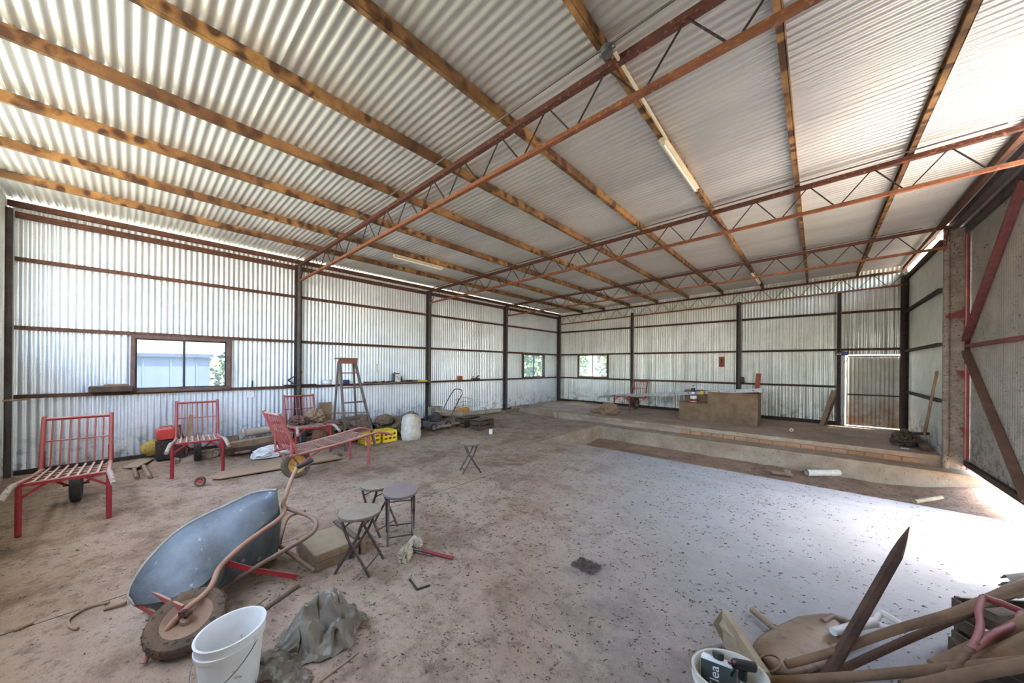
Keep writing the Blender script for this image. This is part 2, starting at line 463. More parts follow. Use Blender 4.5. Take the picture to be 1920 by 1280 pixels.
W1 = (0.06, 1.24, 1.27, 2.12)       # y0,y1,z0,z1 on the left wall
W2 = (10.15, 11.44, 1.26, 2.15)
W3 = (-7.457, -6.195, 1.28, 2.165)  # x0,x1,z0,z1 on the far wall
DR = (0.56, 1.60, ZP + .01, 2.06)   # far door
def holes(z0, z1f, hs):
    def f(t):
        z1 = z1f(t) if callable(z1f) else z1f
        for (a, b, c, d) in hs:
            if a <= t <= b:
                return [(p, q) for p, q in ((z0, c), (d, z1)) if q > p + .05]
        return [(z0, z1)]
    return f
def ground_z(x, y):
    """trodden earth: heaped a little along the left wall, gently uneven"""
    z = .012 * math.sin(1.7 * x + .6 * y) * math.sin(.9 * y - .4 * x) + .010 * noise.noise((x * 1.4, y * 1.4, 3.1))
    e = 1 - sstep(-4.6, -3.9, x)
    return (z + .10 * sstep(-7.7, -8.45, x)) * e

wl = struct('wall_left', label='long corrugated iron side wall with brown steel rails')
corr(wl, 'wall_sheet', M['wall_iron'], YF, D, holes(.0, 3.935, [W1, W2]), lambda t, s, d: (A - .012 - d, t, s))
wb_ = struct('wall_back', label='corrugated iron end wall behind the raised platform')
corr(wb_, 'wall_sheet', M['far_iron'], A, XR, holes(.12, lambda t: roofz(t) + .01, [W3, DR]), lambda t, s, d: (t, D + .012 + d, s))
wr = struct('wall_right', label='corrugated iron side wall with the sliding doors')
corr(wr, 'wall_sheet', M['far_iron'], 9.46, D, holes(.1, 3.98, []), lambda t, s, d: (XR + .012 + d, t, s))
corr(wr, 'wall_sheet', M['far_iron'], YF, 1.9, holes(.0, 4.1, []), lambda t, s, d: (XR + .012 + d, t, s))
wf = struct('wall_front', label='corrugated iron wall behind the viewer, opening added above head height to let daylight in')
corr(wf, 'wall_sheet', M['far_iron'], A, XR, holes(.0, lambda t: roofz(t) + .01, [(-7.9, -1.2, 2.1, 3.9)]), lambda t, s, d: (t, YF - .012 - d, s))  # unseen opening above head height, added to let more daylight in

# girts (wall rails)
def girt(parent, p0, p1, h=.06, d=.05, mt='rust'):
    return MB().bar(p0, p1, d, h).build('girt', M[mt], parent, smooth=False)
for k in range(4):
    a, b = YB[k] + .05, YB[k + 1] - .05
    for z in (1.214, 2.199, 3.175):
        girt(wl, (A + .035, a, z), (A + .035, b, z), .055)
    girt(wl, (A + .035, a, 3.80), (A + .035, b, 3.80), .085)
    girt(wl, (A + .02, a, .10), (A + .02, b, .10), .12, .05, 'rust_dark')
XF = [A + .04, -5.15, -1.79, .437, XR - .03]
for k in range(4):
    a, b = XF[k] + .05, XF[k + 1] - .05
    for z in (1.214, 2.199, 3.175):
        if k == 3 and z < 2: continue
        girt(wb_, (a, D - .035, z), (b, D - .035, z), .055, mt=('rust' if k % 2 else 'rust_dark'))
    if k < 3: girt(wb_, (a, D - .02, ZP + .05), (b, D - .02, ZP + .05), .09, .05, 'rust_dark')
for z in (1.15, 2.14, 3.10):
    girt(wr, (XR - .035, 9.5, z), (XR - .035, D - .1, z), .06, mt='rust_dark')
girt(wr, (XR - .02, 9.5, 3.93), (XR - .02, D - .05, 3.93), .10, mt='rust_dark')
for z in (1.2, 2.2, 3.2):
    girt(wr, (XR - .035, YF, z), (XR - .035, 1.9, z))
# posts
def post(parent, x, y, z0, z1, inx, iny, r=.042):
    p = MB().tube([(x + inx * .10, y + iny * .10, z0), (x + inx * .10, y + iny * .10, z1)], r, 12).build('post', M['post'], parent)
    m = MB()
    if inx: m.box((x + inx * .045, y - .055, (z0 + z1) / 2), (.06, .05, z1 - z0))
    else: m.box((x - .055, y + iny * .045, (z0 + z1) / 2), (.05, .06, z1 - z0))
    m.build('post_flange', M['rust_dark'], p, smooth=False)
    return p
for y in YB: post(wl, A, y if y < 12 else D - .06, .0, 3.86, 1, 0)
for x in XF[1:3]: post(wb_, x, D, ZP, 3.72, 0, -1)
MB().bar((.437, D - .06, ZP), (.437, D - .06, 3.75), .07, .08).build('post', M['rust_dark'], wb_, smooth=False)
MB().bar((XR - .06, D - .06, ZP), (XR - .06, D - .06, 4.05), .12, .12).build('post', M['rust_dark'], wb_, smooth=False)
MB().bar((XR - .10, D - .30, ZP), (XR - .10, D - .30, 3.95), .04, .05).build('post', M['rust_dark'], wr, smooth=False)
# broad box column where the sliding door begins
c = MB().tube([(XR + .02, 9.40, -.1), (XR + .02, 9.40, 4.16)], .042, 12).build('post', M['column'], wr)
MB().box((XR + .135, 9.43, 2.0), (.16, .05, 4.25)).box((XR + .135, 9.47, 2.0), (.04, .1, 4.25)).build('column_plate', M['column'], c, smooth=False)
MB().tube([(XR + .275, 9.50, 0.0), (XR + .275, 9.50, 4.1)], .035, 10).build('door_guide_post', M['oxide_red'], wr)
post(wr, XR + .1, 1.95, 0, 4.1, -1, 0)

# ceiling: roof iron, purlins, trusses
ce = struct('ceiling', label='underside of the corrugated iron roof on rusty purlins and trusses')
corr(ce, 'roof_sheet', M['roof_iron'], YF - .4, D + .25, lambda t: [(A - .35, -4.2), (-4.2, XR + .30)], lambda t, s, d: (s, t, roofz(s) + .012 + d))
PUR = [.79, -.19, -1.2, -2.24, -3.25, -4.28, -5.29, -6.33, -7.32, A + .06, XR - .06]
for i, x in enumerate(PUR):
    z1 = roofz(x) ; z0 = z1 - .095
    m = MB()
    if i < 9:
        m.box((x + .004, (YF + D) / 2, (z0 + z1) / 2), (.007, D - YF, z1 - z0))
        m.box((x - .018, (YF + D) / 2, z0 + .004), (.045, D - YF, .008))
        m.box((x - .018, (YF + D) / 2, z1 - .004), (.045, D - YF, .008))
        m.box((x - .038, (YF + D) / 2, z0 + .012), (.006, D - YF, .022))
    else:
        m.box((x, (YF + D) / 2, z1 - .06), (.06, D - YF, .08))
    m.build('purlin', M['purlin'] if i < 9 else M['rust'], ce, smooth=False)
for k, y in enumerate(YB[1:4] + [D - .10]):
    k += 1
    y += .0
    x0, x1 = A + .07, XR - (.02 if k != 2 else -.02)
    tr = MB().bar((x0, y, chordz(x0) - .03), (x1, y, chordz(x1) - .03), .055, .05).build('truss', M['oxide'], ce, smooth=False)
    dep = .34
    zb = lambda x: chordz(x) - .03 - dep
    MB().bar((x0, y, zb(x0)), (x1, y, zb(x1)), .045, .04).build('bottom_chord', M['oxide_orange'], tr, smooth=False)
    x = x0 + .10; j = 0
    while x < x1 - .12:
        xm = x + .26
        MB().tube([(x, y, zb(x) + .01), (xm, y, chordz(xm) - .05)], .0075, 6).build('web_rod', M['rust_dark'], tr)
        x2 = min(xm + .26, x1 - .02)
        MB().tube([(xm + .03, y, chordz(xm) - .05), (x2, y, zb(x2) + .01)], .0075, 6).build('web_rod', M['rust_dark'], tr)
        x = x2 + .05
    # thin conduit following the truss over the purlins
    if k in (1, 2, 3):
        MB().tube([(x0 + .2, y - .16, roofz(x0) - .13), (x1 - .3, y - .16, roofz(x1) - .13)], .009, 6).build('conduit', M['track'], ce)
# header beam and door track along the right side
MB().bar((XR + .10, 1.9, 4.17), (XR + .10, 9.5, 4.17), .10, .10).build('door_header', M['track'], wr, smooth=False)
MB().bar((XR + .22, 1.9, 4.14), (XR + .22, 9.6, 4.14), .07, .06).build('door_track', M['track'], wr, smooth=False)

# windows
def window(name, fx, a, b, z0, z1, fr='frame_wood'):
    """two sliding panes in a surround; fx(t, n, z) maps along / inward / up"""
    st = struct(name, label='two-pane sliding window in a brown surround')
    def bx(mb, t0, t1, n0, n1, za, zb):
        p = [fx(t, n, z) for z in (za, zb) for n in (n0, n1) for t in (t0, t1)]
        mb.add(p, [(0, 2, 3, 1), (4, 5, 7, 6), (0, 1, 5, 4), (2, 6, 7, 3), (0, 4, 6, 2), (1, 3, 7, 5)]); return mb
    m = MB(); e = .055
    bx(m, a - e, a, -.03, .085, z0 - e, z1 + e); bx(m, b, b + e, -.03, .085, z0 - e, z1 + e)
    bx(m, a, b, -.03, .085, z1, z1 + e); bx(m, a, b, -.03, .10, z0 - e, z0)
    m.build('window_frame', M[fr], st, smooth=False)
    mid = (a + b) / 2
    for (t0, t1, n) in ((a, mid + .015, .035), (mid - .015, b, .01)):
        m = MB(); q = .022
        bx(m, t0, t0 + q, n, n + .02, z0, z1); bx(m, t1 - q, t1, n, n + .02, z0, z1)
        bx(m, t0 + q, t1 - q, n, n + .02, z0, z0 + q); bx(m, t0 + q, t1 - q, n, n + .02, z1 - q, z1)
        s = m.build('sash', M['alu_dark'], st, smooth=False)
        g = MB(); bx(g, t0 + q, t1 - q, n + .008, n + .012, z0 + q, z1 - q)
        g.build('pane', M['glass'], s, smooth=False)
    return st
window('window_1', lambda t, n, z: (A + n, t, z), *W1)
window('window_2', lambda t, n, z: (A + n, t, z), *W2)
window('window_3', lambda t, n, z: (t, D - n, z), *W3)

# far door, light showing round its edges
d1 = struct('door_1', label='low corrugated iron door rusting at the foot, daylight round its edges')
corr(d1, 'door_sheet', M['rust_iron'], DR[0] + .028, DR[1] - .025, lambda t: [(ZP + .02, 2.005)], lambda t, s, d: (t, D + .055 + d, s), width=2)
m = MB()
m.box(((DR[0] + DR[1]) / 2, D + .03, 2.02), (DR[1] - DR[0] - .1, .03, .03))
m.box(((DR[0] + DR[1]) / 2, D + .03, 1.02), (DR[1] - DR[0] - .1, .03, .03))
m.box((DR[1] - .06, D + .03, 1.1), (.03, .03, 1.75)); m.build('door_frame', M['rust_dark'], d1, smooth=False)

# big sliding door leaves outside the right wall
def leaf(name, y0, y1, lab):
    st = struct(name, label=lab)
    XL = 1.915
    corr(st, 'door_sheet', M['door_iron'], y0, y1, lambda t: [(.09, 4.12)], lambda t, s, d: (XL + .012 + d, t, s))
    m = lambda p, q, mt='oxide_red', w_=.055: MB().bar(p, q, .05, w_).build('door_rail', M[mt], st, smooth=False)
    x = XL - .03
    m((x, y0, 2.10), (x, y1, 2.10)); m((x, y0, .12), (x, y1, .12), 'rust_dark', .08); m((x, y0, 4.06), (x, y1, 4.06), 'track', .10)
    m((x, y1 - .03, .12), (x, y1 - .03, 4.06), 'oxide_red', .04); m((x, y0 + .03, .12), (x, y0 + .03, 4.06), 'oxide_red', .04)
    b = lambda p, q, mt: MB().bar(p, q, .05, .085, up=(1, 0, 0)).build('brace', M[mt], st, smooth=False)
    b((x - .01, y1 - .06, 2.13), (x - .01, y1 - 2.3, 4.04), 'oxide_red'); b((x - .01, y1 - .06, 2.07), (x - .01, y1 - 2.45, .14), 'oxide_brown')
leaf('door_2', 6.50, 9.56, 'tall sliding iron door leaf with red diagonal braces')
leaf('door_3', 1.80, 5.07, 'near sliding iron door leaf with red diagonal braces')

# floor
fl = struct('floor', label='earth and concrete floor of the shed')
def quad_slab(name, x0, x1, y0, y1, z0, z1, mt, nx=1, ny=1, wob=0.0, lab=None):
    m = MB(); m.box(((x0 + x1) / 2, (y0 + y1) / 2, (z0 + z1) / 2), (x1 - x0, y1 - y0, z1 - z0), ch=.008)
    return m.build(name, M[mt], fl, smooth=False, label=lab)
quad_slab('concrete_slab', -3.8, XR + .98, YF - .3, 6.022, -.3, 0, 'slab', lab='pale dusty concrete slab')
quad_slab('concrete_kerb', -3.8, XR + .98, 6.034, 6.61, -.5, 0, 'slab')
m = MB()
NX, NY = 100, 210
x0, x1, y0, y1 = A - .1, -3.8, YF - .3, 9.5
def ef(i, j):
    x = x0 + (x1 - x0) * i; y = y0 + (y1 - y0) * j
    z = ground_z(x, y)
    return (x, y, z + .004 * noise.noise((x * 9, y * 9, 1)) * (1 - sstep(-4.2, -3.9, x)))
m.grid(NX, NY, ef)
idx_keep = []
for f in m.f:                                  # leave the pit open
    cx = sum(m.v[i].x for i in f) / 4; cy = sum(m.v[i].y for i in f) / 4
    if not (cx > -4.67 and cy > 6.034): idx_keep.append(f)
m.f = idx_keep
m.build('earth_floor', M['earth'], fl, label='trodden brown earth')
quad_slab('concrete_kerb', -4.67 - .001, -3.8, 6.034, 6.61, -.5, .002, 'concrete')
# pit: side wall, back wall and soil bottom
quad_slab('pit_wall', -4.80, -4.66, 6.5, 9.0, -.6, .004, 'concrete')
quad_slab('pit_wall', -4.80, 2.6, 8.98, 9.47, -.6, .003, 'concrete', lab='ledge and wall at the back of the pit')
m = MB()
m.grid(60, 24, lambda i, j: (-4.68 + 7.4 * i, 6.55 + 2.5 * j, ZPIT + .30 * sstep(.75, 1.0, i) + .02 * noise.noise((i * 30, j * 9, 0)) + .06 * sstep(.8, 1, j) + .05 * sstep(.25, 0, j)))
m.build('pit_bottom', M['pit_earth'], fl, label='soil bottom of the pit')
quad_slab('platform', A - .05, XR + .25, 9.47, D + .6, -.3, ZP, 'platform', lab='raised floor along the end wall')
quad_slab('platform_nosing', A + .9, XR - .02, 9.445, 9.50, ZP - .085, ZP + .004, 'concrete')
x = -2.6
while x < XR - .25:
    MB().box((x + .112, 9.458, .055), (.224, .03, .082), ch=.006).build('brick', M['brick'], fl, smooth=False)
    x += .236

# outside: ground round the shed (the shed's own footprint stays open for the pit)
def ground_patch(x0, x1, y0, y1, lab, mt='grass', z=-.09):
    o = MB().grid(8, 8, lambda i, j: (x0 + (x1 - x0) * i, y0 + (y1 - y0) * j, z)).build('yard', M[mt])
    return tag(o, lab, None, None, 'structure')
ground_patch(-90, A - .1, -90, 90, 'grass beyond the long left wall')
ground_patch(A - .1, 2.62, D + .55, 90, 'grass beyond the end wall')
ground_patch(2.62, 90, -90, 90, 'yard beside the sliding doors, made pale to bounce light indoors', 'yard')
ground_patch(A - .1, 2.62, -90, YF - .28, 'grass in front of the shed', 'grass')
ground_patch(XR + .26, 2.62, 9.47, D + .55, 'strip of yard behind the door column', 'yard')

# ================================================================== materials of the things
M['red'] = mat('faded_red_paint', (156, 26, 38), (140, 40, 42), 6, .55, 0, .1, 60, specks=(120, 74, 60), sp_amt=.33, sp_scale=26, dust=(178, 140, 118), dust_amt=.85)
M['red_dusty'] = mat('dusty_pink_red_paint', (178, 92, 84), (160, 76, 70), 6, .65, 0, .1, 60, specks=(120, 84, 70), sp_amt=.34, sp_scale=26, dust=(186, 156, 136), dust_amt=.9)
M['slat'] = mat('dust_covered_red_slats', (168, 120, 104), (150, 100, 88), 8, .8, dust=(190, 166, 148), dust_amt=.9)
M['grip'] = mat('pale_bare_handle', (178, 166, 150), (150, 136, 122), 7, .8, specks=(120, 100, 86), sp_amt=.36)
M['orange'] = mat('orange_rust_tube', (158, 104, 80), (134, 92, 72), 8, .75, 0, .1, 60, dust=(176, 148, 124), dust_amt=.7)
M['tube_brown'] = mat('dusty_brown_tube', (128, 98, 76), (100, 74, 58), 8, .8, 0, .1, 60, dust=(168, 140, 116), dust_amt=.6)
M['tyre'] = mat('black_rubber_tyre', (52, 50, 50), (40, 38, 38), 10, .85, 0, .3, 60, dust=(120, 106, 92), dust_amt=.5)
M['tyre_mud'] = mat('mud_caked_tyre', (120, 98, 76), (84, 70, 56), 8, .95, 0, .5, 50, specks=(60, 52, 46), sp_amt=.36)
M['yellow_rim'] = mat('yellow_wheel_rim', (206, 168, 92), (176, 138, 70), 8, .6, specks=(120, 84, 50), sp_amt=.34)
M['rim_rust'] = mat('rusted_wheel_rim', (132, 104, 84), (152, 122, 98), 8, .85, specks=(150, 60, 44), sp_amt=.32, dust=(160, 132, 108), dust_amt=.6)
M['galv'] = mat('worn_galvanised_tray', (116, 124, 126), (74, 80, 84), 3.2, .55, .25, .15, 40, specks=(150, 156, 156), sp_amt=.30, sp_scale=16, contrast=(.3, .7))
M['galv_rim'] = mat('pale_rolled_tray_rim', (164, 162, 152), (136, 130, 118), 8, .6, .2)
M['plastic_white'] = mat('white_bucket_plastic', (226, 226, 222), (214, 212, 206), 4, .45, 0, specks=(150, 130, 108), sp_amt=.30, sp_scale=24)
M['plastic_cream'] = mat('cream_bucket_plastic', (214, 210, 194), (200, 194, 176), 4, .45, 0, specks=(140, 120, 100), sp_amt=.30, sp_scale=24)
M['wire'] = mat('grey_wire', (120, 122, 122), (96, 96, 96), 9, .5, .6)
M['tarp'] = mat('grey_green_crumpled_plastic', (140, 132, 116), (104, 95, 82), 5, .5, 0, .2, 40, specks=(160, 156, 144), sp_amt=.36, sp_scale=12)
M['seat_ply'] = mat('dusty_stool_seat', (122, 108, 90), (94, 82, 68), 5, .8, 0, .2, 40, dust=(160, 146, 126), dust_amt=.7)
M['seat_purple'] = mat('greyish_mauve_stool_seat', (112, 96, 92), (112, 96, 92), 5, .7, 0, .2, 40, dust=(150, 136, 128), dust_amt=.6)
M['stool_tube'] = mat('worn_dark_steel_tube', (104, 92, 88), (70, 60, 56), 9, .5, .5, specks=(130, 90, 70), sp_amt=.36)
M['ladder_wood'] = mat('painted_grey_brown_ladder_wood', (112, 98, 88), (84, 70, 62), 7, .85, 0, .3, 40, specks=(160, 60, 50), sp_amt=.30, sp_scale=12)
M['ladder_red'] = mat('reddish_ladder_top_wood', (136, 84, 68), (112, 72, 60), 7, .85, 0, .3, 40, dust=(176, 150, 128), dust_amt=.6)
M['alu'] = mat('dull_aluminium', (176, 172, 166), (150, 146, 142), 6, .45, .5)
M['yellow'] = mat('bright_yellow_plastic', (236, 204, 40), (220, 186, 36), 5, .45, 0, specks=(150, 124, 60), sp_amt=.30, dust=(200, 176, 100), dust_amt=.4)
M['yellow_dull'] = mat('dull_yellow_paint', (190, 160, 60), (150, 126, 60), 6, .7, specks=(110, 90, 60), sp_amt=.38)
M['amber'] = mat('amber_painted_block', (206, 150, 50), (176, 120, 40), 6, .7, dust=(214, 186, 130), dust_amt=.6)
M['sack_white'] = mat('pale_woven_sack', (214, 206, 192), (186, 176, 158), 7, .85, 0, .4, 30, specks=(160, 144, 124), sp_amt=.30, sp_scale=9)
M['sack_brown'] = mat('brown_hessian_sack', (124, 104, 84), (92, 76, 60), 5, .95, 0, .4, 60, specks=(160, 138, 112), sp_amt=.34, sp_scale=20, dust=(156, 136, 112), dust_amt=.4)
M['cloth_white'] = mat('crumpled_white_cloth', (222, 222, 218), (190, 190, 186), 6, .8, 0, .2, 40)
M['rag'] = mat('cream_stained_rag', (206, 198, 176), (168, 154, 126), 6, .85, 0, .3, 40)
M['pipe'] = mat('dusty_cement_pipe', (176, 164, 146), (146, 132, 114), 5, .85, 0, .2, 40, specks=(110, 96, 82), sp_amt=.34)
M['pvc'] = mat('off_white_plastic_pipe', (214, 204, 190), (190, 178, 162), 5, .55, specks=(130, 112, 96), sp_amt=.32)
M['plywood'] = mat('dusty_plywood', (168, 138, 106), (140, 112, 84), 3, .85, 0, .2, 40, stretch=(1, .2, 1), dust=(168, 144, 118), dust_amt=.5)
M['chipboard'] = mat('speckled_chipboard', (136, 110, 84), (108, 86, 64), 4, .9, 0, .3, 60, specks=(150, 126, 98), sp_amt=.34, sp_scale=90)
M['black'] = mat('black_plastic', (34, 34, 36), (26, 26, 28), 6, .4, dust=(90, 84, 78), dust_amt=.35)
M['engine'] = mat('dirty_dark_engine', (66, 64, 64), (44, 42, 42), 8, .55, .2, .2, 40, specks=(120, 112, 104), sp_amt=.36)
M['deck'] = mat('dull_grey_mower_deck', (128, 120, 114), (98, 92, 88), 6, .6, .2, dust=(150, 136, 122), dust_amt=.5)
M['stone'] = mat('rough_rubble', (150, 132, 112), (116, 100, 84), 7, .95, 0, .5, 40, rnd=.15)
M['mossy'] = mat('mottled_concrete_block', (150, 144, 122), (108, 104, 84), 9, .95, 0, .5, 50, specks=(188, 180, 156), sp_amt=.4, sp_scale=24)
M['paint_red'] = mat('bright_red_plastic', (196, 62, 46), (176, 54, 42), 5, .5, dust=(196, 130, 110), dust_amt=.5)
M['bluebucket'] = mat('pale_blue_plastic', (112, 146, 178), (92, 124, 156), 5, .5)
M['tin'] = mat('plain_tin', (200, 200, 196), (176, 176, 172), 6, .4, .4, specks=(130, 112, 96), sp_amt=.32)
M['paper'] = mat('white_paper_label', (232, 230, 226), (220, 216, 210), 6, .8)
M['ink'] = mat('black_ink', (30, 30, 34), None, 5, .8)
M['green_tin'] = mat('dark_green_tin', (70, 86, 74), (56, 70, 60), 6, .5, .2)
M['navy'] = mat('navy_print', (44, 52, 84), (36, 42, 70), 6, .5)
M['blue'] = mat('deep_blue_plastic', (62, 60, 150), (50, 48, 130), 6, .4)
M['rust_bright'] = mat('bright_rust_sheet', (168, 92, 62), (140, 72, 50), 6, .8)
M['handle_wood'] = mat('worn_brown_tool_handle', (138, 108, 80), (104, 80, 60), 4, .7, 0, .2, 40, stretch=(1, 1, 1), rnd=.14)
M['handle_dark'] = mat('dark_brown_stake_timber', (96, 68, 52), (72, 52, 42), 5, .8, 0, .25, 40)
M['handle_red'] = mat('dull_red_grip', (150, 62, 60), (124, 50, 48), 5, .65, 0, .1, 40, dust=(170, 130, 120), dust_amt=.5)
M['red_handle'] = mat('red_tool_handle', (150, 44, 42), (124, 38, 38), 6, .5)
M['white_handle'] = mat('dusty_white_handle', (218, 212, 204), (190, 178, 166), 5, .6)
M['blade'] = mat('soil_dulled_shovel_blade', (150, 128, 104), (116, 96, 78), 4, .6, .3, .2, 40, specks=(96, 76, 60), sp_amt=.38, sp_scale=16, dust=(164, 144, 122), dust_amt=.4)
M['mesh_grey'] = mat('grey_green_folded_sheet', (110, 112, 104), (86, 88, 82), 7, .7, .2)
M['card_brown'] = mat('brown_cardboard', (156, 126, 96), (130, 104, 80), 5, .9)
M['rag_brown'] = mat('rusty_brown_rag', (122, 84, 66), (92, 64, 52), 6, .95, 0, .3, 40)
M['lamp_white'] = mat('cream_enamel_batten', (226, 214, 184), (208, 194, 160), 5, .5)
M['tube_glass'] = mat('white_fluorescent_tube', (244, 240, 230), None, 5, .3)
M['leaf'] = mat('dry_dark_litter', (98, 84, 72), (66, 56, 48), 40, .95)
M['straw'] = mat('pale_straw_bits', (190, 170, 140), (150, 130, 104), 40, .95)
M['label_dark'] = mat('dark_grey_printed_label', (70, 78, 72), (52, 58, 56), 5, .4)
M['foliage'] = mat('green_foliage', (84, 104, 54), (48, 66, 34), 3, .9, 0, 0, 10, specks=(128, 140, 84), sp_amt=.4, sp_scale=6)
M['bark'] = mat('grey_brown_bark', (98, 84, 70), (76, 64, 54), 5, .95)
M['neighbour'] = mat('blue_grey_sheet_cladding', (96, 104, 118), (80, 88, 102), 1.2, .6, .2, stretch=(1, 1, .1))
M['neighbour_trim'] = mat('dark_blue_grey_gutter', (62, 68, 82), (56, 60, 74), 3, .6)

def lump(m, c, r, seed=0, amp=.25, freq=2.2, nu=28, nv=18, ridged=False, flatz=None, rz=0.0, base=0.0, fine=.0):
    """a soft irregular heap: sphere pushed in and out by noise, flattened where it lies on the ground"""
    c = Vector(c); rot = Matrix.Rotation(rz, 3, 'Z')
    def fn(i, j):
        th = 2 * math.pi * i; ph = math.pi * j
        d = Vector((math.cos(th) * math.sin(ph), math.sin(th) * math.sin(ph), math.cos(ph)))
        q = d * freq + Vector((seed * 7.3, seed * 3.1, seed * 1.7))
        n = noise.noise(q)
        if ridged: n = 1 - 2 * abs(n) - .4 + .5 * (1 - 2 * abs(noise.noise(q * 2.3)) - .4) + .25 * (1 - 2 * abs(noise.noise(q * 4.9)) - .4)
        k = 1 + amp * n + (fine * noise.noise(q * 6) if fine else 0)
        p = Vector((d.x * r[0] * k, d.y * r[1] * k, d.z * r[2] * k))
        p = rot @ p + c
        if flatz is not None and p.z < flatz: p.z = flatz + (p.z - flatz) * .05
        return p
    return m.grid(nu, nv, fn)
def weld(o, d=.0005):
    bm = bmesh.new(); bm.from_mesh(o.data); bmesh.ops.remove_doubles(bm, verts=bm.verts, dist=d)
    bmesh.ops.recalc_face_normals(bm, faces=bm.faces); bm.to_mesh(o.data); bm.free()
    o.data.polygons.foreach_set('use_smooth', [True] * len(o.data.polygons)); o.data.update(); return o
def one(m, name, mtl, label, cat, group=None, **k):
    o = m.build(name, M[mtl], **k)
    return tag(o, label, cat, group)
def place(m, name, mtl, label, cat, origin, group=None, **k):
    """single-mesh thing whose origin sits at its base"""
    org = Vector(origin)
    m.v = [v - org for v in m.v]
    o = m.build(name, M[mtl], **k); o.location = org
    return tag(o, label, cat, group)

# ================================================================== hand barrows
def wheel_parts(root, c, ax, R_, w_, tyre, rim, name='wheel', spokes=False):
    """tyre with rounded tread on a dished rim, turning on axis ax through c"""
    ax = Vector(ax).normalized()
    q = ax.to_track_quat('Z', 'Y').to_matrix().to_4x4(); q.translation = Vector(c)
    h = w_ / 2
    prof = [(R_ * .62, -h * .7), (R_ * .80, -h), (R_ * .93, -h * .85), (R_, -h * .35), (R_, h * .35), (R_ * .93, h * .85), (R_ * .80, h), (R_ * .62, h * .7), (R_ * .62, -h * .7)]
    t = MB().lathe(prof, 32, q).build(name, tyre, root)
    n = 26
    tr = MB()
    for k in range(n):
        a = 2 * math.pi * k / n
        for sgn in (-1, 1):
            p = q @ Vector((math.cos(a) * (R_), math.sin(a) * (R_), sgn * h * .35))
            p2 = q @ Vector((math.cos(a + .07) * (R_ * .97), math.sin(a + .07) * (R_ * .97), sgn * h * .8))
            tr.bar(p, p2, .010, .004)
    tr.build('tread', tyre, t, smooth=False, kind='stuff')
    prof = [(.02, h * .75), (R_ * .16, h * .7), (R_ * .2, h * .2), (R_ * .48, h * .28), (R_ * .58, h * .62), (R_ * .66, h * .72), (R_ * .66, -h * .72), (R_ * .58, -h * .62), (R_ * .48, -h * .28), (R_ * .2, -h * .2), (R_ * .16, -h * .7), (.02, -h * .75)]
    MB().lathe(prof, 28, q, cap0=True, cap1=True).build('rim', rim, t)
    return t
def hand_barrow(label, loc, rz, paint='red', rimm='rim_rust', tyre='tyre', lean=.24):
    root = thing('hand_barrow', label, 'barrow', loc, rz, 'red tubular hand barrows')
    P = M[paint]
    for s in (-1, 1):
        pts = smooth_path([(-.20, s * .265, .40), (.45, s * .275, .45), (1.02, s * .285, .52), (1.22, s * .30, .53), (1.42, s * .33, .46)], 5)
        r_ = MB().tube(pts[:14], .021, 10).build('side_rail', P, root)
        MB().tube(pts[13:], .024, 10).build('handle', M['grip'] if paint == 'red' else P, r_)
        MB().tube([(1.0, s * .285, 0), (1.0, s * .285, .50)], .022, 10).build('leg', P, root)
        MB().bar((1.0, s * .285, .36), (1.0, s * .12, .49), .012, .025).build('leg_brace', P, root, smooth=False)
        MB().tube([(-.10, s * .27, .40), (-.10 - lean, s * .27, 1.02)], .021, 10).build('back_post', P, root)
        MB().bar((-.18, s * .27, .40), (-.10 - lean * .35, s * .268, .62), .012, .05, up=(0, 1, 0)).build('gusset', P, root, smooth=False)
        MB().bar((0, s * .07, .205), (.28, s * .25, .43), .012, .02).build('fork_strut', P, root, smooth=False)
        MB().bar((0, s * .07, .205), (-.16, s * .25, .39), .012, .02).build('fork_strut', P, root, smooth=False)
    MB().tube([(-.10 - lean * .95, -.27, .99), (-.10 - lean * .95, .27, .99)], .019, 10).build('back_top_rail', P, root)
    xm = -.10 - lean * .5
    MB().tube([(xm, -.27, .73), (xm, .27, .73)], .008, 8).build('back_mid_rail', P, root)
    for k in range(7):
        y = -.27 + .54 * (k + 1) / 8
        MB().tube([(-.10, y, .42), (-.10 - lean * .94, y, .985)], .0075, 8).build('back_bar', P, root)
    MB().bar((1.0, -.285, .495), (1.0, .285, .495), .03, .03).build('front_cross_rail', P, root, smooth=False)
    for k in range(7):
        y = -.27 + .54 * (k + 1) / 8
        MB().bar((-.10, y, .425), (1.0, y, .512), .018, .007).build('deck_slat', M['slat'], root, smooth=False)
    for k in range(4):
        x = .10 + .22 * k; z = .40 + .082 * (x + .1) / 1.1
        MB().tube([(x, -.27, z), (x, .27, z)], .011, 8).build('deck_cross_bar', M['slat'], root)
    MB().tube([(0, -.10, .205), (0, .10, .205)], .012, 8).build('axle', M['rust_dark'], root)
    wheel_parts(root, (0, 0, .205), (0, 1, 0), .205, .095, M[tyre], M[rimm])
    return root
hand_barrow('red hand barrow nearest the left edge of the room, empty slatted rack', (-6.78, -.43, ground_z(-6.7, -.43)), 0.0)
hand_barrow('red hand barrow standing under the window in the left wall', (-8.0, .79, .02), R(-5))
hand_barrow('faded pink-red hand barrow seen from the side with a yellow wheel rim', (-5.833, 1.68, ground_z(-5.83, 1.68)), R(96.7), 'red_dusty', 'yellow_rim', 'tyre_mud')
hand_barrow('red hand barrow by the wall with junk heaped on its rack', (-7.93, 2.38, .04), R(-6), 'red')
hand_barrow('red hand barrow on the raised platform under the aluminium ladder', (-4.85, 12.15, ZP), R(-95), 'red')

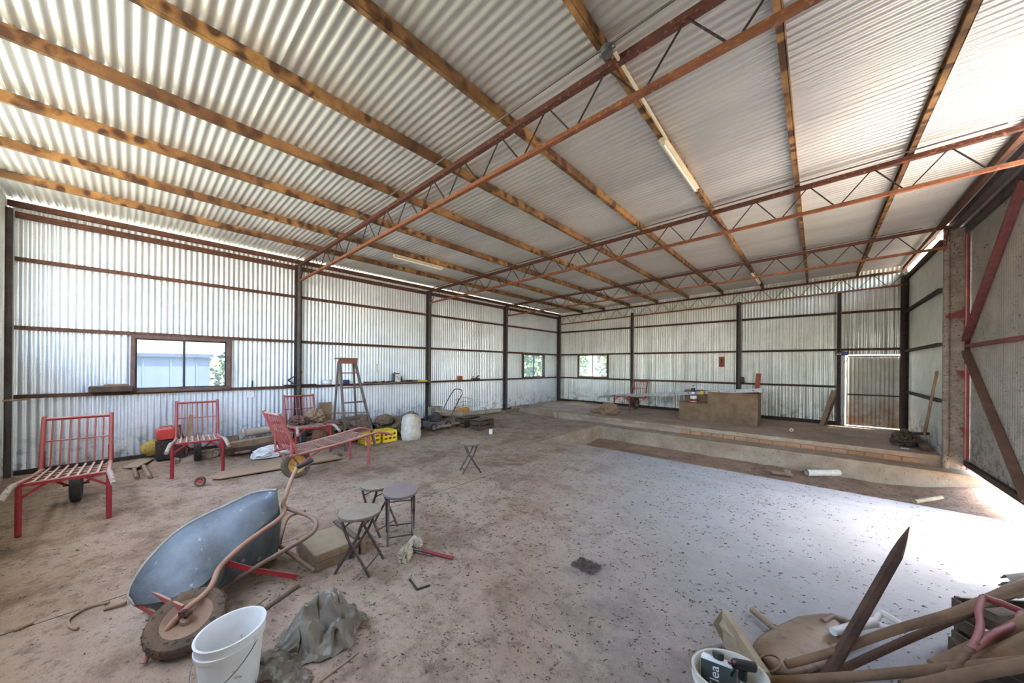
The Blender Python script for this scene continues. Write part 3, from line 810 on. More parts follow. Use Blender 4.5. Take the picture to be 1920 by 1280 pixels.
# ================================================================== wheelbarrow lying on its side
wbm = thing('wheelbarrow', 'old galvanised wheelbarrow tipped on its side with muddy wheel', 'wheelbarrow', G(400, 1110, 0))
O = wbm.location.copy()
def lerp_curve(c, n):
    p = smooth_path([G(*q) for q in c], 12)
    L = [0]
    for i in range(1, len(p)): L.append(L[-1] + (p[i] - p[i - 1]).length)
    out = []
    for k in range(n + 1):
        t = L[-1] * k / n; j = max(i for i in range(len(L)) if L[i] <= t + 1e-9); j = min(j, len(p) - 2)
        f = (t - L[j]) / max(1e-9, L[j + 1] - L[j]); out.append(p[j].lerp(p[j + 1], f))
    return out
rimU = lerp_curve([(519, 918, .70), (480, 922, .68), (430, 944, .62), (340, 990, .50), (275, 1052, .36), (243, 1102, .26), (240, 1118, .22)], 22)
fold = lerp_curve([(522, 972, .455), (465, 1017, .375), (420, 1054, .30), (385, 1092, .25), (340, 1118, .22), (285, 1130, .20), (252, 1132, .18)], 22)
lowE = lerp_curve([(521, 1036, .10), (480, 1062, .07), (430, 1090, .055), (400, 1110, .05), (345, 1140, .06), (295, 1140, .10), (256, 1134, .14)], 22)
rimL = lerp_curve([(508, 1034, .02), (440, 1058, .012), (370, 1082, .012), (315, 1105, .03), (275, 1120, .08), (250, 1128, .15)], 22)
m = MB(O)
secs = []
for k in range(23):
    c = [rimU[k], rimU[k].lerp(fold[k], .33) , rimU[k].lerp(fold[k], .72), fold[k], fold[k].lerp(lowE[k], .12), fold[k].lerp(lowE[k], .5), fold[k].lerp(lowE[k], .88), lowE[k], lowE[k].lerp(rimL[k], .4), rimL[k]]
    ctr = (rimU[k] + rimL[k]) / 2
    c[1] = c[1] + (c[1] - ctr) * .06; c[2] = c[2] + (c[2] - ctr) * .05
    secs.append(c)
n = len(secs[0])
m.add([p for c in secs for p in c], [(k * n + j, k * n + j + 1, (k + 1) * n + j + 1, (k + 1) * n + j) for k in range(22) for j in range(n - 1)])
bk = secs[0]; cen = (bk[0] + bk[-1]) / 2
m.add(bk + [cen + Vector((.03, .05, 0))], [(j, j + 1, n) for j in range(n - 1)])
fr_ = secs[-1]; cf = sum(fr_, Vector()) / n
m.add(fr_ + [cf], [(j, j + 1, n) for j in range(n - 1)])
tray = m.build('tray', M['galv'], wbm, ang=50)
sol = tray.modifiers.new('thickness', 'SOLIDIFY'); sol.thickness = .004
MB(O).tube(rimU + fr_[1:] + rimL[::-1], .010, 8).build('tray_rim', M['galv_rim'], wbm)
def T(pts, r=.0165, nn=4):
    return MB(O).tube(smooth_path([G(*p) for p in pts], nn), r, 10)
T([(557, 876, .745), (546, 900, .685), (536, 928, .605), (531, 945, .55), (533, 958, .51), (520, 975, .467), (465, 1014, .392), (424, 1050, .32), (408, 1070, .285), (398, 1095, .25), (382, 1115, .225), (345, 1145, .195), (300, 1195, .10), (278, 1225, .05), (269, 1243, .02)], .0175).build('frame_rail', M['orange'], wbm)
T([(586, 862, .79), (572, 869, .77), (556, 877, .745)], .021).build('grip', M['black'], wbm)
T([(572, 958, .30), (551, 963, .285), (537, 974, .265), (528, 1000, .20), (515, 1030, .10), (440, 1085, .035), (400, 1120, .04), (340, 1185, .05), (300, 1225, .04)], .0165).build('frame_rail', M['tube_brown'], wbm)
T([(534, 951, .52), (556, 959, .495), (577, 966, .47), (590, 975, .45), (593, 985, .435), (586, 998, .41), (560, 1016, .36), (481, 1062, .20), (414, 1104, .08)], .0165).build('leg', M['tube_brown'], wbm)
T([(522, 1022, .12), (545, 1038, .09), (590, 1070, .02)], .0165).build('leg', M['tube_brown'], wbm)
MB(O).bar(G(412, 1051, .31), G(478, 1069, .17), .012, .034).bar(G(472, 1068, .18), G(557, 1081, .02), .012, .034).build('leg_brace', M['red'], wbm, smooth=False)
MB(O).bar(G(250, 1096, .25), G(343, 1139, .205), .012, .030).build('tray_strut', M['red_dusty'], wbm, smooth=False)
MB(O).bar(G(255, 1131, .17), G(296, 1154, .11), .012, .030).build('tray_strut', M['red_dusty'], wbm, smooth=False)
lat, dep, upv = .187, -.40, .90
wax = (RT * lat + FW * dep + UP * upv).normalized()
wc = G(352, 1163, .135)
wl_root = wheel_parts(wbm, wc - O, wax, .195, .095, M['tyre_mud'], M['rim_rust'])
MB(O).tube([wc - wax * .09, wc + wax * .10], .011, 8).build('axle', M['rust_dark'], wbm)
MB(O).bar(wc + wax * .075 + RT * .03, wc + wax * .075 - RT * .03, .03, .025).build('axle_bracket', M['rust'], wbm, smooth=False)

# ================================================================== stools
def stool(label, P, rz, seat='seat_ply', tilt=0.0, h=.475, group='folding stools on the earth floor'):
    r = thing('folding_stool', label, 'stool', P, rz, group)
    mt = Matrix.Translation((0, 0, h)) @ Matrix.Rotation(tilt, 4, 'Y')
    MB().lathe([(.02, -.034), (.145, -.034), (.166, -.026), (.17, -.012), (.166, -.002), (.14, .002), (.02, .0)], 36, mt, cap0=True, cap1=True).build('seat', M[seat], r)
    for s in (-1, 1):
        for d in (-1, 1):
            y = s * (.112 if d > 0 else .128)
            pts = smooth_path([(d * .085, y, h - .04), (d * .03, y, h * .62), (-d * .03, y, h * .42), (-d * .15, y, .0)], 4)
            MB().tube(pts, .0115, 9).build('leg', M['stool_tube'], r)
    for d in (-1, 1):
        y = .112 if d > 0 else .128
        MB().tube([(-d * .125, -y, .07), (-d * .125, y, .07)], .006, 7).build('foot_rod', M['stool_tube'], r)
        MB().tube([(d * .07, -y, h - .09), (d * .07, y, h - .09)], .006, 7).build('top_rod', M['stool_tube'], r)
    return r
def seat_at(u, v, h=.475):
    p = G(u, v, h); return (p.x, p.y, ground_z(p.x, p.y))
stool('round folding stool nearest the viewer, beside the wooden drawer', seat_at(675, 957), R(38))
stool('round folding stool with mauve seat and curled edge, middle of the three', seat_at(751, 917), R(150), 'seat_purple', R(-7))
stool('dusty round folding stool partly hidden behind the mauve one', seat_at(709, 906), R(20))
stool('round folding stool standing alone farther off near the slab', seat_at(882, 828), R(60))

# ================================================================== step ladder
fa, fb = G(650, 846, .0), G(702, 835, .0)
fa.z = fb.z = 0.0
lx = (fa.x + fb.x) / 2
ld = thing('step_ladder', 'wooden step ladder standing open before the corrugated wall', 'ladder', (lx, (fa.y + fb.y) / 2, 0))
LO = ld.location.copy()
tx = lx - .27; tz = 1.80
ta, tb = PX(637, 684, tx), PX(665, 682, tx)
ra, rb = Vector((lx - .82, fa.y + .06, .04)), Vector((lx - .82, fb.y - .02, .04))
for p, q in ((fa, ta), (fb, tb)):
    MB(LO).bar(Vector((lx, p.y, 0)), Vector((tx, q.y, tz)), .03, .07, up=(1, 0, 0)).build('front_stile', M['ladder_wood'], ld, smooth=False)
for p, q in ((ra, ta), (rb, tb)):
    MB(LO).bar(p, Vector((tx - .07, q.y, tz - .03)), .028, .045, up=(1, 0, 0)).build('rear_leg', M['ladder_wood'], ld, smooth=False)
for k in range(5):
    f = (k + 1) / 6.0 + .02
    x = lx + (tx - lx) * f; a = fa.y + (ta.y - fa.y) * f; b = fb.y + (tb.y - fb.y) * f
    MB(LO).box((x - .01, (a + b) / 2, tz * f), (.12, b - a + .02, .022), ch=.004).build('tread', M['ladder_wood'] if k < 4 else M['ladder_red'], ld, smooth=False)
MB(LO).box((tx - .05, (ta.y + tb.y) / 2, tz + .03), (.22, tb.y - ta.y + .09, .03), ch=.005).build('top_platform', M['ladder_red'], ld, smooth=False)
MB(LO).box((tx + .03, (ta.y + tb.y) / 2, tz - .03), (.025, tb.y - ta.y + .08, .09), ch=.004).build('top_rail', M['ladder_red'], ld, smooth=False)
MB(LO).box((lx - .70, (fa.y + fb.y) / 2, .5), (.02, fb.y - fa.y - .02, .06), ch=.003).build('rear_brace', M['ladder_wood'], ld, smooth=False)

# ================================================================== near left: bucket, crumpled plastic, drawer, tool
def bucket(label, c, h, r0, r1, oval, rz, mtl, bail_ang=0.0):
    b = thing('bucket', label, 'bucket', c, rz, 'plastic buckets')
    prof = [(.01, .006), (r0 * .96, .006), (r0, .0), (r0 + (r1 - r0) * .8, h * .80), (r1 + .003, h * .80), (r1 + .006, h * .86), (r1 + .002, h * .87), (r1 + .004, h * .97), (r1 + .008, h), (r1 - .004, h), (r1 - .010, h * .97), (r0 - .006, .02), (.01, .014)]
    MB().lathe(prof, 40, None, sx=1.0, sy=oval).build('tub', M[mtl], b)
    pts = []
    for k in range(17):
        a = math.pi * k / 16
        y0 = (r1 + .012) * oval
        pts.append((math.sin(a) * (r1 + .02), -math.cos(a) * y0, h * .84 - math.sin(a) * h * .42))
    bl = MB().tube(pts, .0028, 6).build('wire_handle', M['wire'], b)
    mid = Vector(pts[8])
    MB().tube([mid + Vector((-.004, -.05, .004)), mid + Vector((0, 0, 0)), mid + Vector((-.004, .05, .004))], .010, 8).build('handle_grip', M['plastic_white'], bl)
    for s in (-1, 1):
        MB().box((0, s * (r1 + .006) * oval, h * .84), (.025, .012, .03), ch=.003).build('handle_lug', M[mtl], b, smooth=False)
    return b
pb = G(434, 1176, .33)
bucket('white plastic bucket with wire handle beside the tipped wheelbarrow', (pb.x, pb.y, 0), .33, .125, .155, .86, R(-52), 'plastic_white')

def crumple(m, c, rx, ry, h, seed, rz=0.0, n=110, folds=18):
    """sheet crushed into sharp creases: sums of folded (triangle) waves in many directions under a rough dome"""
    rnd = random.Random(seed); W = []
    for k in range(folds):
        a = rnd.uniform(0, math.pi); f = rnd.uniform(1.2, 3.0) * (1 + k * .12)
        W.append((math.cos(a) * f, math.sin(a) * f, rnd.uniform(0, 2), 1 / (1 + k * .16), Vector((rnd.uniform(-1, 1), rnd.uniform(-1, 1), 0))))
    tri = lambda x: abs((x % 2) - 1)
    rot = Matrix.Rotation(rz, 3, 'Z'); c = Vector(c)
    def fn(i, j):
        r = j; th = 2 * math.pi * i
        e = 1 + .22 * noise.noise((math.cos(th) * 1.5 + seed, math.sin(th) * 1.5, 0)) + .10 * noise.noise((math.cos(th) * 5 + seed, math.sin(th) * 5, 2))
        x, y = r * math.cos(th) * e, r * math.sin(th) * e
        q = 0; dx = Vector((0, 0, 0)); px, py = x + .25 * noise.noise((x * 2, y * 2, seed)), y + .25 * noise.noise((x * 2, y * 2, seed + 5)); tot = 0
        for (a, b, p, w_, d) in W:
            t = tri(a * px + b * py + p); q += w_ * t; tot += w_; dx += d * (w_ * (t - .5))
        q /= tot
        dome = max(0, 1 - r ** 1.9)
        z = h * (dome * (.62 + .0) + (q - .5) * 1.5 * (.25 + .75 * dome)) + .01
        P_ = rot @ Vector(((x + dx.x * .13) * rx, (y + dx.y * .13) * ry, 0))
        return c + P_ + Vector((0, 0, max(.002, z)))
    return m.grid(int(n * 1.6), n, fn)
c = G(592, 1210, 0.0)
m = crumple(MB(), (c.x - .05, c.y + .06, 0), .25, .21, .36, 17, R(50))
o = place(m, 'crumpled_plastic_sheet', 'tarp', 'heap of crumpled grey-green plastic sheet beside the white bucket', 'plastic sheet', (c.x, c.y, 0), ang=14)
fold_root = o
for (u, v, rx_, ry_, h_, sd_) in ((520, 1248, .16, .12, .08, 9), (552, 1276, .10, .07, .07, 12)):
    c2 = G(u, v, 0); m = crumple(MB(), (c2.x, c2.y, 0), rx_, ry_, h_, sd_, R(20), 44, 9)
    m.v = [v - o.location for v in m.v]
    m.build('sheet_flap', M['tarp'], o, ang=14)

dr_ = thing('wooden_box', 'shallow wooden box lying upside down beside the tipped wheelbarrow', 'box', (-3.30, 1.20, 0), 0)
def DB(name, c, s, mt='timber', rz=0): MB().box(c, s, rz=rz, ch=.003).build(name, M[mt], dr_, smooth=False)
DB('front_board', (.235, 0, .035), (.018, .36, .062)); DB('front_board', (.235, 0, .105), (.018, .36, .066))
DB('side_board', (0, -.175, .07), (.45, .016, .135)); DB('side_board', (-.02, .175, .07), (.45, .016, .135))
DB('back_board', (-.225, 0, .07), (.016, .35, .135)); DB('bottom_panel', (.0, -.01, .128), (.455, .335, .008), 'timber_pale')
DB('runner', (-.02, .215, .085), (.56, .045, .15), 'timber'); DB('runner', (-.02, .17, .152), (.50, .05, .016), 'timber_dark')

tl = thing('hand_tool', 'short hand tool with red handle and grey shank on the floor', 'tool', G(815, 1040, 0))
TO = tl.location.copy()
T2 = lambda a, b, r: MB(TO).tube([G(*a), G(*b)], r, 10)
T2((849, 1046, .02), (791, 1032, .025), .015).build('handle', M['red_handle'], tl)
T2((791, 1032, .025), (764, 1026, .03), .010).build('shank', M['wire'], tl)
T2((810, 1041, .012), (770, 1032, .012), .006).build('wire_clip', M['wire'], tl)
place(MB().tube([G(766, 1024, .035), G(777, 1009, .035)], [.028, .030], 16), 'pipe_offcut', 'pvc', 'short white tube lying on the rag by the red-handled tool', 'pipe', G(771, 1020, 0))
m = MB(); c = G(760, 1038, .03); lump(m, (c.x, c.y, .02), (.10, .05, .055), 5, .45, 2.2, 50, 30, True, .0, R(-40)); weld(place(m, 'rag', 'rag', 'stiff cream rag under the white tube and red-handled tool', 'rag', (c.x, c.y, 0)))
m = MB(); c = G(784, 1018, .03); lump(m, (c.x, c.y, .03), (.035, .035, .045), 6, .4, 2.2, 30, 20, True, .0); weld(place(m, 'rag', 'rag', 'small twist of cream cloth behind the white tube', 'rag', (c.x, c.y, 0)))
fr_ = thing('bent_strip', 'bent dark metal strip lying on the earth near the stools', 'metal strip', G(783, 1105, 0)); FO = fr_.location.copy()
MB(FO).bar(G(768, 1086, .006), G(782, 1105, .006), .012, .012).build('strip_arm', M['rust_dark'], fr_, smooth=False)
MB(FO).bar(G(782, 1105, .006), G(806, 1097, .006), .012, .012).build('strip_arm', M['rust_dark'], fr_, smooth=False)

t = thing('bent_hose', 'thin stiff hose curling on the earth left of the wheelbarrow', 'hose', G(140, 1160, 0)); HO = t.location.copy()
MB(HO).tube(smooth_path([G(205, 1128, .012), G(165, 1138, .012), G(135, 1155, .012), G(127, 1166, .012), G(135, 1176, .012), G(146, 1178, .012)], 5), .009, 8).build('hose', M['timber_pale'], t)
for k, (a, b, r_, mt, lab) in enumerate([((195, 1142, .012), (237, 1129, .02), .013, 'timber', 'short round stick beside the lip of the wheelbarrow'), ((25, 1182, .01), (62, 1166, .01), .012, 'timber_pale', 'pale bark strip in the groove at the left edge'), ((455, 1150, .008), (500, 1120, .008), .006, 'timber_pale', 'thin pale rod behind the white bucket'), ((470, 1160, .01), (560, 1098, .01), .014, 'timber_dark', 'old dark batten sunk in the earth behind the white bucket'), ((600, 1278, .006), (672, 1222, .006), .004, 'timber_pale', 'fine straw stalk right of the crumpled sheet')]):
    place(MB().tube([G(*a), G(*b)], r_, 8), 'stick', mt, lab, 'stick', (G(*a) + G(*b)) / 2 - Vector((0, 0, r_)), 'sticks on the earth floor')

# ================================================================== along the left wall
def gz(p): return Vector((p.x, p.y, ground_z(p.x, p.y)))
# plywood sheet on the floor under the side-on barrow
e0, e1 = G(411, 901), G(640, 862)
dirp = (e1 - e0).normalized(); nrm = Vector((-dirp.y, dirp.x, 0))
if nrm.x > 0: nrm = -nrm
mm = MB(); q = [e0, e1, e1 + nrm * .5, e0 + nrm * .42 + dirp * .02, e0 + nrm * .12 - dirp * .09]
mm.add([Vector((p.x, p.y, .02)) for p in q] + [Vector((p.x, p.y, .036)) for p in q], [(4, 3, 2, 1, 0), (5, 6, 7, 8, 9)] + [(i, (i + 1) % 5, 5 + (i + 1) % 5, 5 + i) for i in range(5)])
place(mm, 'plywood_sheet', 'plywood', 'long dusty plywood sheet lying on the earth floor', 'board', (e0.x, e0.y, .02), smooth=False)
p = G(375, 903, .065); r_ = thing('trolley_castor', 'small loose wheel with red hub lying on the earth', 'wheel', (p.x, p.y, .01))
wheel_parts(r_, (0, 0, .062), (.85, -.5, .25), .062, .05, M['tyre_mud'], M['red'], 'tyre')
# overturned little table: board with two peg legs
tb_ = thing('overturned_stand', 'pale board on two peg legs lying overturned near the wall', 'stand', G(255, 880, .05)); TBO = tb_.location.copy()
bc = [G(228, 878, .06), G(258, 877, .07), G(289, 861, .10), G(262, 862, .10)]
MB(TBO).add(bc + [p + Vector((0, 0, .018)) for p in bc], [(3, 2, 1, 0), (4, 5, 6, 7), (0, 1, 5, 4), (1, 2, 6, 5), (2, 3, 7, 6), (3, 0, 4, 7)]).build('board', M['timber_pale'], tb_, smooth=False)
MB(TBO).tube([G(251, 875, .06), G(256, 895, .03)], .024, 10).build('leg', M['timber'], tb_)
MB(TBO).tube([G(269, 873, .07), G(281, 894, .03)], .024, 10).build('leg', M['timber'], tb_)
m = MB(); p = PX(287, 848, -8.33)
lump(m, (p.x, p.y, .28), (.08, .15, .13), 4, .18, 1.6, 30, 20, False, None, R(10)); weld(place(m, 'plastic_scoop', 'yellow_dull', 'dull yellow rounded scoop leaning in the dirt by the wall', 'scoop', (p.x, p.y, .12)))
def boxy(name, mtl, label, cat, c, s, rz=0.0, group=None, ch=.006):
    """solid block with worn corners"""
    m = MB(); m.box((0, 0, s[2] / 2), s, ch=ch)
    o = m.build(name, M[mtl], smooth=False); o.location = c; o.rotation_euler = (0, 0, rz)
    return tag(o, label, cat, group)
def open_crate(name, mtl, label, cat, c, s, rz=0.0, slats=3, group=None, t=.014, cells=0, top=True):
    """slatted box: boards on each side with gaps, corner posts, floor"""
    r = thing(name, label, cat, c, rz, group); X, Y, Z = s
    for sx in (-1, 1):
        for sy in (-1, 1):
            MB().box((sx * (X / 2 - t * 1.2), sy * (Y / 2 - t * 1.2), Z / 2), (t * 1.6, t * 1.6, Z), ch=.002).build('corner_post', M[mtl], r, smooth=False)
    hgt = Z / slats
    for k in range(slats):
        z = hgt * (k + .5)
        for sg in (-1, 1):
            MB().box((sg * (X / 2 - t / 4), 0, z), (t * .8, Y, hgt * .72), ch=.002).build('side_slat', M[mtl], r, smooth=False)
            MB().box((0, sg * (Y / 2 - t / 4), z), (X - t, t * .8, hgt * .72), ch=.002).build('end_slat', M[mtl], r, smooth=False)
    MB().box((0, 0, t / 2), (X - t, Y - t, t)).build('base', M[mtl], r, smooth=False)
    if cells:
        for k in range(1, cells):
            MB().box((-X / 2 + X * k / cells, 0, Z * .55), (.005, Y - t * 2, Z * .75)).build('divider', M[mtl], r, smooth=False)
            MB().box((0, -Y / 2 + Y * k / cells, Z * .55), (X - t * 2, .005, Z * .75)).build('divider', M[mtl], r, smooth=False)
    return r
# red box on a dark box behind the second barrow
p = PX(318, 820, -8.22)
boxy('steel_box', 'rust_dark', 'dark steel box behind the barrow under the window', 'box', (-8.27, p.y, .10), (.28, .34, .30), R(3))
rb_ = thing('petrol_can', 'red plastic can standing on the dark steel box', 'can', (-8.27, p.y - .03, .40), R(3))
MB().box((0, 0, .105), (.17, .26, .20), ch=.02).build('can_body', M['paint_red'], rb_)
MB().tube([(0, -.08, .205), (0, -.06, .235), (0, .05, .235), (0, .07, .205)], .012, 8).build('carry_handle', M['paint_red'], rb_)
MB().tube([(0, .10, .20), (0, .115, .25)], .018, 10).build('spout', M['black'], rb_)
for (u, v, tilt_, lab) in ((352, 812, .25, 'pale timber offcut leaning behind the barrow under the window'), (343, 800, -.2, 'thin dark batten leaning by the red can')):
    p = PX(u, v, -8.38); m = MB()
    m.bar((-8.22, p.y - tilt_ * .2, .1), (-8.42, p.y + tilt_ * .2, .78 if tilt_ > 0 else .62), .06 if tilt_ > 0 else .03, .02, up=(1, 0, 0), ch=.003)
    place(m, 'timber_offcut', 'timber_pale' if tilt_ > 0 else 'timber_dark', lab, 'timber', (-8.25, p.y, .1), smooth=False)
# rubble, couplings and rolls behind barrow two
for i, (u, v, z, r3, sd_, mtl, nm, lab) in enumerate([
        (388, 852, .10, (.13, .08, .08), 1, 'stone', 'rubble_lump', 'pale roll-shaped lump under the second barrow'),
        (362, 850, .09, (.10, .07, .08), 2, 'stone', 'rubble_lump', 'blocky pale stone beside the second barrow wheel'),
        (408, 845, .09, (.08, .08, .07), 3, 'stone', 'rubble_lump', 'small stone behind the right leg of the second barrow'),
        (328, 863, .06, (.16, .06, .06), 4, 'stone', 'rubble_lump', 'long muddy lump left of the second barrow wheel'),
        (478, 838, .07, (.14, .08, .08), 5, 'rag_brown', 'dirt_clod', 'dark crumbly clods at the end of the timber beams'),
        (500, 830, .10, (.12, .10, .11), 6, 'sack_brown', 'sacking_bundle', 'small bundle of sacking behind the white cloth'),
        (630, 850, .04, (.09, .06, .05), 7, 'stone', 'rubble_lump', 'pale rubble on the ground under the side-on barrow')]):
    p = G(u, v, z); m = MB(); lump(m, (p.x, p.y, z * .8), r3, sd_ * 1.7, .3, 2.2, 24, 16, False, .01, sd_ * .8, fine=.12)
    weld(place(m, nm, mtl, lab, 'rubble', (p.x, p.y, 0)))
cp_ = G(392, 850, .10)
place(MB().lathe([(.035, -.05), (.055, -.05), (.055, -.03), (.048, -.025), (.048, .04), (.036, .045), (.035, -.05)], 20, Matrix.Translation((cp_.x + .08, cp_.y + .08, .09)) @ Matrix.Rotation(R(80), 4, 'Y') @ Matrix.Rotation(R(20), 4, 'X')), 'pipe_coupling', 'pipe', 'short cement pipe coupling among the rubble by the second barrow', 'pipe', (cp_.x, cp_.y, 0))
# pipes and beams lying along the wall
def wall_tube(name, mtl, label, a, b, r, x, flange=False, cat='pipe'):
    p0, p1 = PX(a[0], a[1], x), PX(b[0], b[1], x)
    o = thing(name, label, cat, (x, (p0.y + p1.y) / 2, min(p0.z, p1.z) - r)); q = o.location.copy()
    d = (p1 - p0).normalized()
    MB(q).tube([p0, p0.lerp(p1, .5), p1], r, 18, cap=False).tube([p1, p0], r * .86, 18, cap=False).build('barrel', M[mtl], o)
    if flange:
        for e, s in ((p0, 1),) if flange == 1 else ((p1, -1),):
            MB(q).tube([e, e + d * (.035 * s)], r * 1.35, 20).build('flange', M[mtl], o)
    return o
wall_tube('cement_pipe', 'pipe', 'flanged cement pipe lying along the wall on top of the beams', (453, 813), (556, 796), .075, -8.12, 1)
for (a, b, x, w_, h_, lab, mt) in [((424, 836), (548, 815), -7.98, .12, .11, 'long pale timber beam lying under the flanged pipe', 'timber'),
                                ((420, 846), (545, 830), -7.92, .14, .12, 'lower timber beam on the ground along the wall', 'timber_dark'),
                                ((440, 850), (470, 845), -7.75, .05, .04, 'short batten lying in front of the timber beams', 'timber')]:
    p0, p1 = PX(a[0], a[1], x), PX(b[0], b[1], x)
    p0.z = max(p0.z, ground_z(p0.x, p0.y) + h_ / 2); p1.z = max(p1.z, ground_z(p1.x, p1.y) + h_ / 2)
    place(MB().bar(p0, p1, w_, h_, ch=.008), 'timber_beam', mt, lab, 'timber', (p0.x, (p0.y + p1.y) / 2, p0.z - h_ / 2), smooth=False)
# bracketed timber end with scalloped top
p = PX(430, 815, -8.25); open_crate('small_crate', 'timber', 'small slatted wooden crate between the pipe and the wall', 'crate', (-8.28, p.y, .12), (.20, .26, .22), 0, 2)
# ridged black tray
p = PX(490, 800, -8.25); kt = thing('ridged_tray', 'black ridged plastic tray tilted on top of the pipe', 'tray', (-8.22, p.y, p.z - .02), R(4))
for k in range(12):
    MB().bar((-.09, -.20 + .036 * k, .0 + .002 * k), (.09, -.20 + .036 * k, -.04 + .004 * k), .014, .012).build('rib', M['black'], kt, smooth=False)
MB().bar((.0, -.23, -.02), (.0, .24, .045), .19, .008).build('tray_floor', M['black'], kt, smooth=False)
MB().bar((0, .24, .01), (0, .26, .10), .19, .012, up=(1, 0, 0)).build('end_lip', M['black'], kt, smooth=False)
# white cloth
m = MB(); p = G(512, 846, .08); lump(m, (p.x, p.y, .05), (.15, .30, .13), 8, .28, 2.0, 60, 36, True, .01, R(8)); weld(place(m, 'white_cloth', 'cloth_white', 'crumpled white plastic cloth beside the side-on barrow', 'cloth', (p.x, p.y, 0)))
# junk heaped on the fourth barrow
for (u, v, x, r3, sd_, mtl, nm, lab, cat) in [
        (560, 792, -7.85, (.25, .16, .09), 11, 'rag_brown', 'brush_heap', 'dark brush and rubbish heaped on the junk barrow', 'rubbish'),
        (592, 788, -7.95, (.14, .20, .15), 12, 'card_brown', 'cardboard_scrap', 'slumped brown cardboard on the junk barrow', 'cardboard'),
        (626, 800, -7.2, (.22, .16, .05), 13, 'rag_brown', 'brush_heap', 'flat twiggy rubbish on the handle end of the junk barrow', 'rubbish')]:
    p = PX(u, v, x); m = MB(); zf = .50
    lump(m, (p.x, p.y, zf + r3[2] * .6), r3, sd_, .35, 2.6, 40, 24, True, zf, 0, fine=.1); weld(place(m, nm, mtl, lab, cat, (p.x, p.y, zf)))
m = MB(); p = PX(600, 830, -7.0); lump(m, (p.x, p.y, .34), (.05, .13, .20), 14, .2, 2.2, 40, 30, True); weld(place(m, 'hanging_rag', 'rag_brown', 'rust-brown rag hanging from the handle of the junk barrow', 'rag', (p.x, p.y, .15)))
p = PX(612, 776, -8.3); boxy('panel_offcut', 'card_brown', 'pale square board standing against the wall behind the junk barrow', 'board', (-8.36, p.y, .10), (.03, .26, .74))
p = PX(648, 790, -8.2)
place(MB().bar((-8.2, p.y - .6, .62), (-8.15, p.y + .45, .55), .10, .02, ch=.003), 'shelf_board', 'timber', 'grey board behind the step ladder legs', 'board', (-8.2, p.y, .1), smooth=False)
place(MB().bar((-8.28, p.y - .85, .30), (-8.25, p.y + .15, .26), .16, .14, ch=.01), 'timber_beam', 'timber', 'dusty beam lying behind the step ladder', 'timber', (-8.05, p.y, .15), smooth=False)
place(MB().bar((-7.75, p.y - .7, .10), (-7.7, p.y + .45, .10), .14, .12, ch=.01), 'timber_beam', 'timber_dark', 'dark beam on the ground between the ladder legs', 'timber', (-7.7, p.y, .04), smooth=False)
p = PX(655, 812, -7.6); bb = thing('blue_tub', 'pale blue tub behind the foot of the step ladder', 'tub', (-7.6, p.y, .05))
MB().lathe([(.01, .0), (.10, .0), (.13, .17), (.14, .17), (.132, .185), (.12, .17), (.095, .012), (.01, .01)], 24).build('tub', M['bluebucket'], bb)
# yellow bottle crates
def bottle_crate(c, rz, lab):
    r = thing('bottle_crate', lab, 'crate', c, rz, 'yellow bottle crates')
    X, Y, Z, t = .36, .30, .25, .012
    for sg in (-1, 1):
        for zz, hh in ((.03, .06), (.125, .045), (.225, .05)):
            MB().box((sg * (X / 2), 0, zz), (t, Y, hh)).build('side_band', M['yellow'], r, smooth=False)
            MB().box((0, sg * (Y / 2), zz), (X, t, hh)).build('side_band', M['yellow'], r, smooth=False)
        for k in range(4):
            y = -Y / 2 + Y * k / 3
            MB().box((sg * X / 2, y, Z / 2), (t * 1.2, .03, Z)).build('upright', M['yellow'], r, smooth=False)
            x = -X / 2 + X * k / 3
            MB().box((x, sg * Y / 2, Z / 2), (.03, t * 1.2, Z)).build('upright', M['yellow'], r, smooth=False)
    for k in range(1, 5):
        MB().box((-X / 2 + X * k / 5, 0, .20), (.006, Y - .02, .07)).build('divider', M['yellow'], r, smooth=False)
    for k in range(1, 4):
        MB().box((0, -Y / 2 + Y * k / 4, .20), (X - .02, .006, .07)).build('divider', M['yellow'], r, smooth=False)
    MB().box((0, 0, .008), (X - .01, Y - .01, .014)).build('base', M['yellow'], r, smooth=False)
    return r
bottle_crate((-7.20, 3.83, .01), R(3), 'yellow bottle crate beside the white sack')
bottle_crate((-7.24, 3.47, .01), R(-2), 'yellow bottle crate behind the foot of the step ladder')
# sacks
def sack(label, c, r3, sd_, mtl, rz=0, amp=.16, ridged=True, group='sacks heaped by the wall'):
    m = MB(); c = Vector(c)
    def fn(i, j):
        th = 2 * math.pi * i; h = j
        prof_ = [.88, 1.0, 1.03, 1.0, .97, .95, .84, .06]
        k = h * 7; a = int(min(6, k)); f = k - a
        rad = prof_[a] * (1 - f) + prof_[a + 1] * f
        d = Vector((math.cos(th), math.sin(th), 0))
        n_ = 1 - 2 * abs(noise.noise((d.x * 1.6 + sd_, d.y * 1.6, h * 3.4 + sd_))) - .4
        n_ += .5 * (1 - 2 * abs(noise.noise((d.x * 3.6 + sd_, d.y * 3.6, h * 7 + sd_))) - .4)
        rad *= 1 + amp * n_
        return c + Vector((d.x * r3[0] * rad, d.y * r3[1] * rad, r3[2] * min(1, h * 1.07) + .02 * noise.noise((d.x * 3, d.y * 3, sd_))))
    m.grid(64, 36, fn)
    o = place(m, 'sack', mtl, label, 'sack', c, group); weld(o); o.rotation_euler = (0, 0, rz); return o
sack('stuffed white woven sack standing beside the yellow crates', (-6.98, 4.34, .0), (.19, .25, .57), 1.3, 'sack_white', .4, .10)
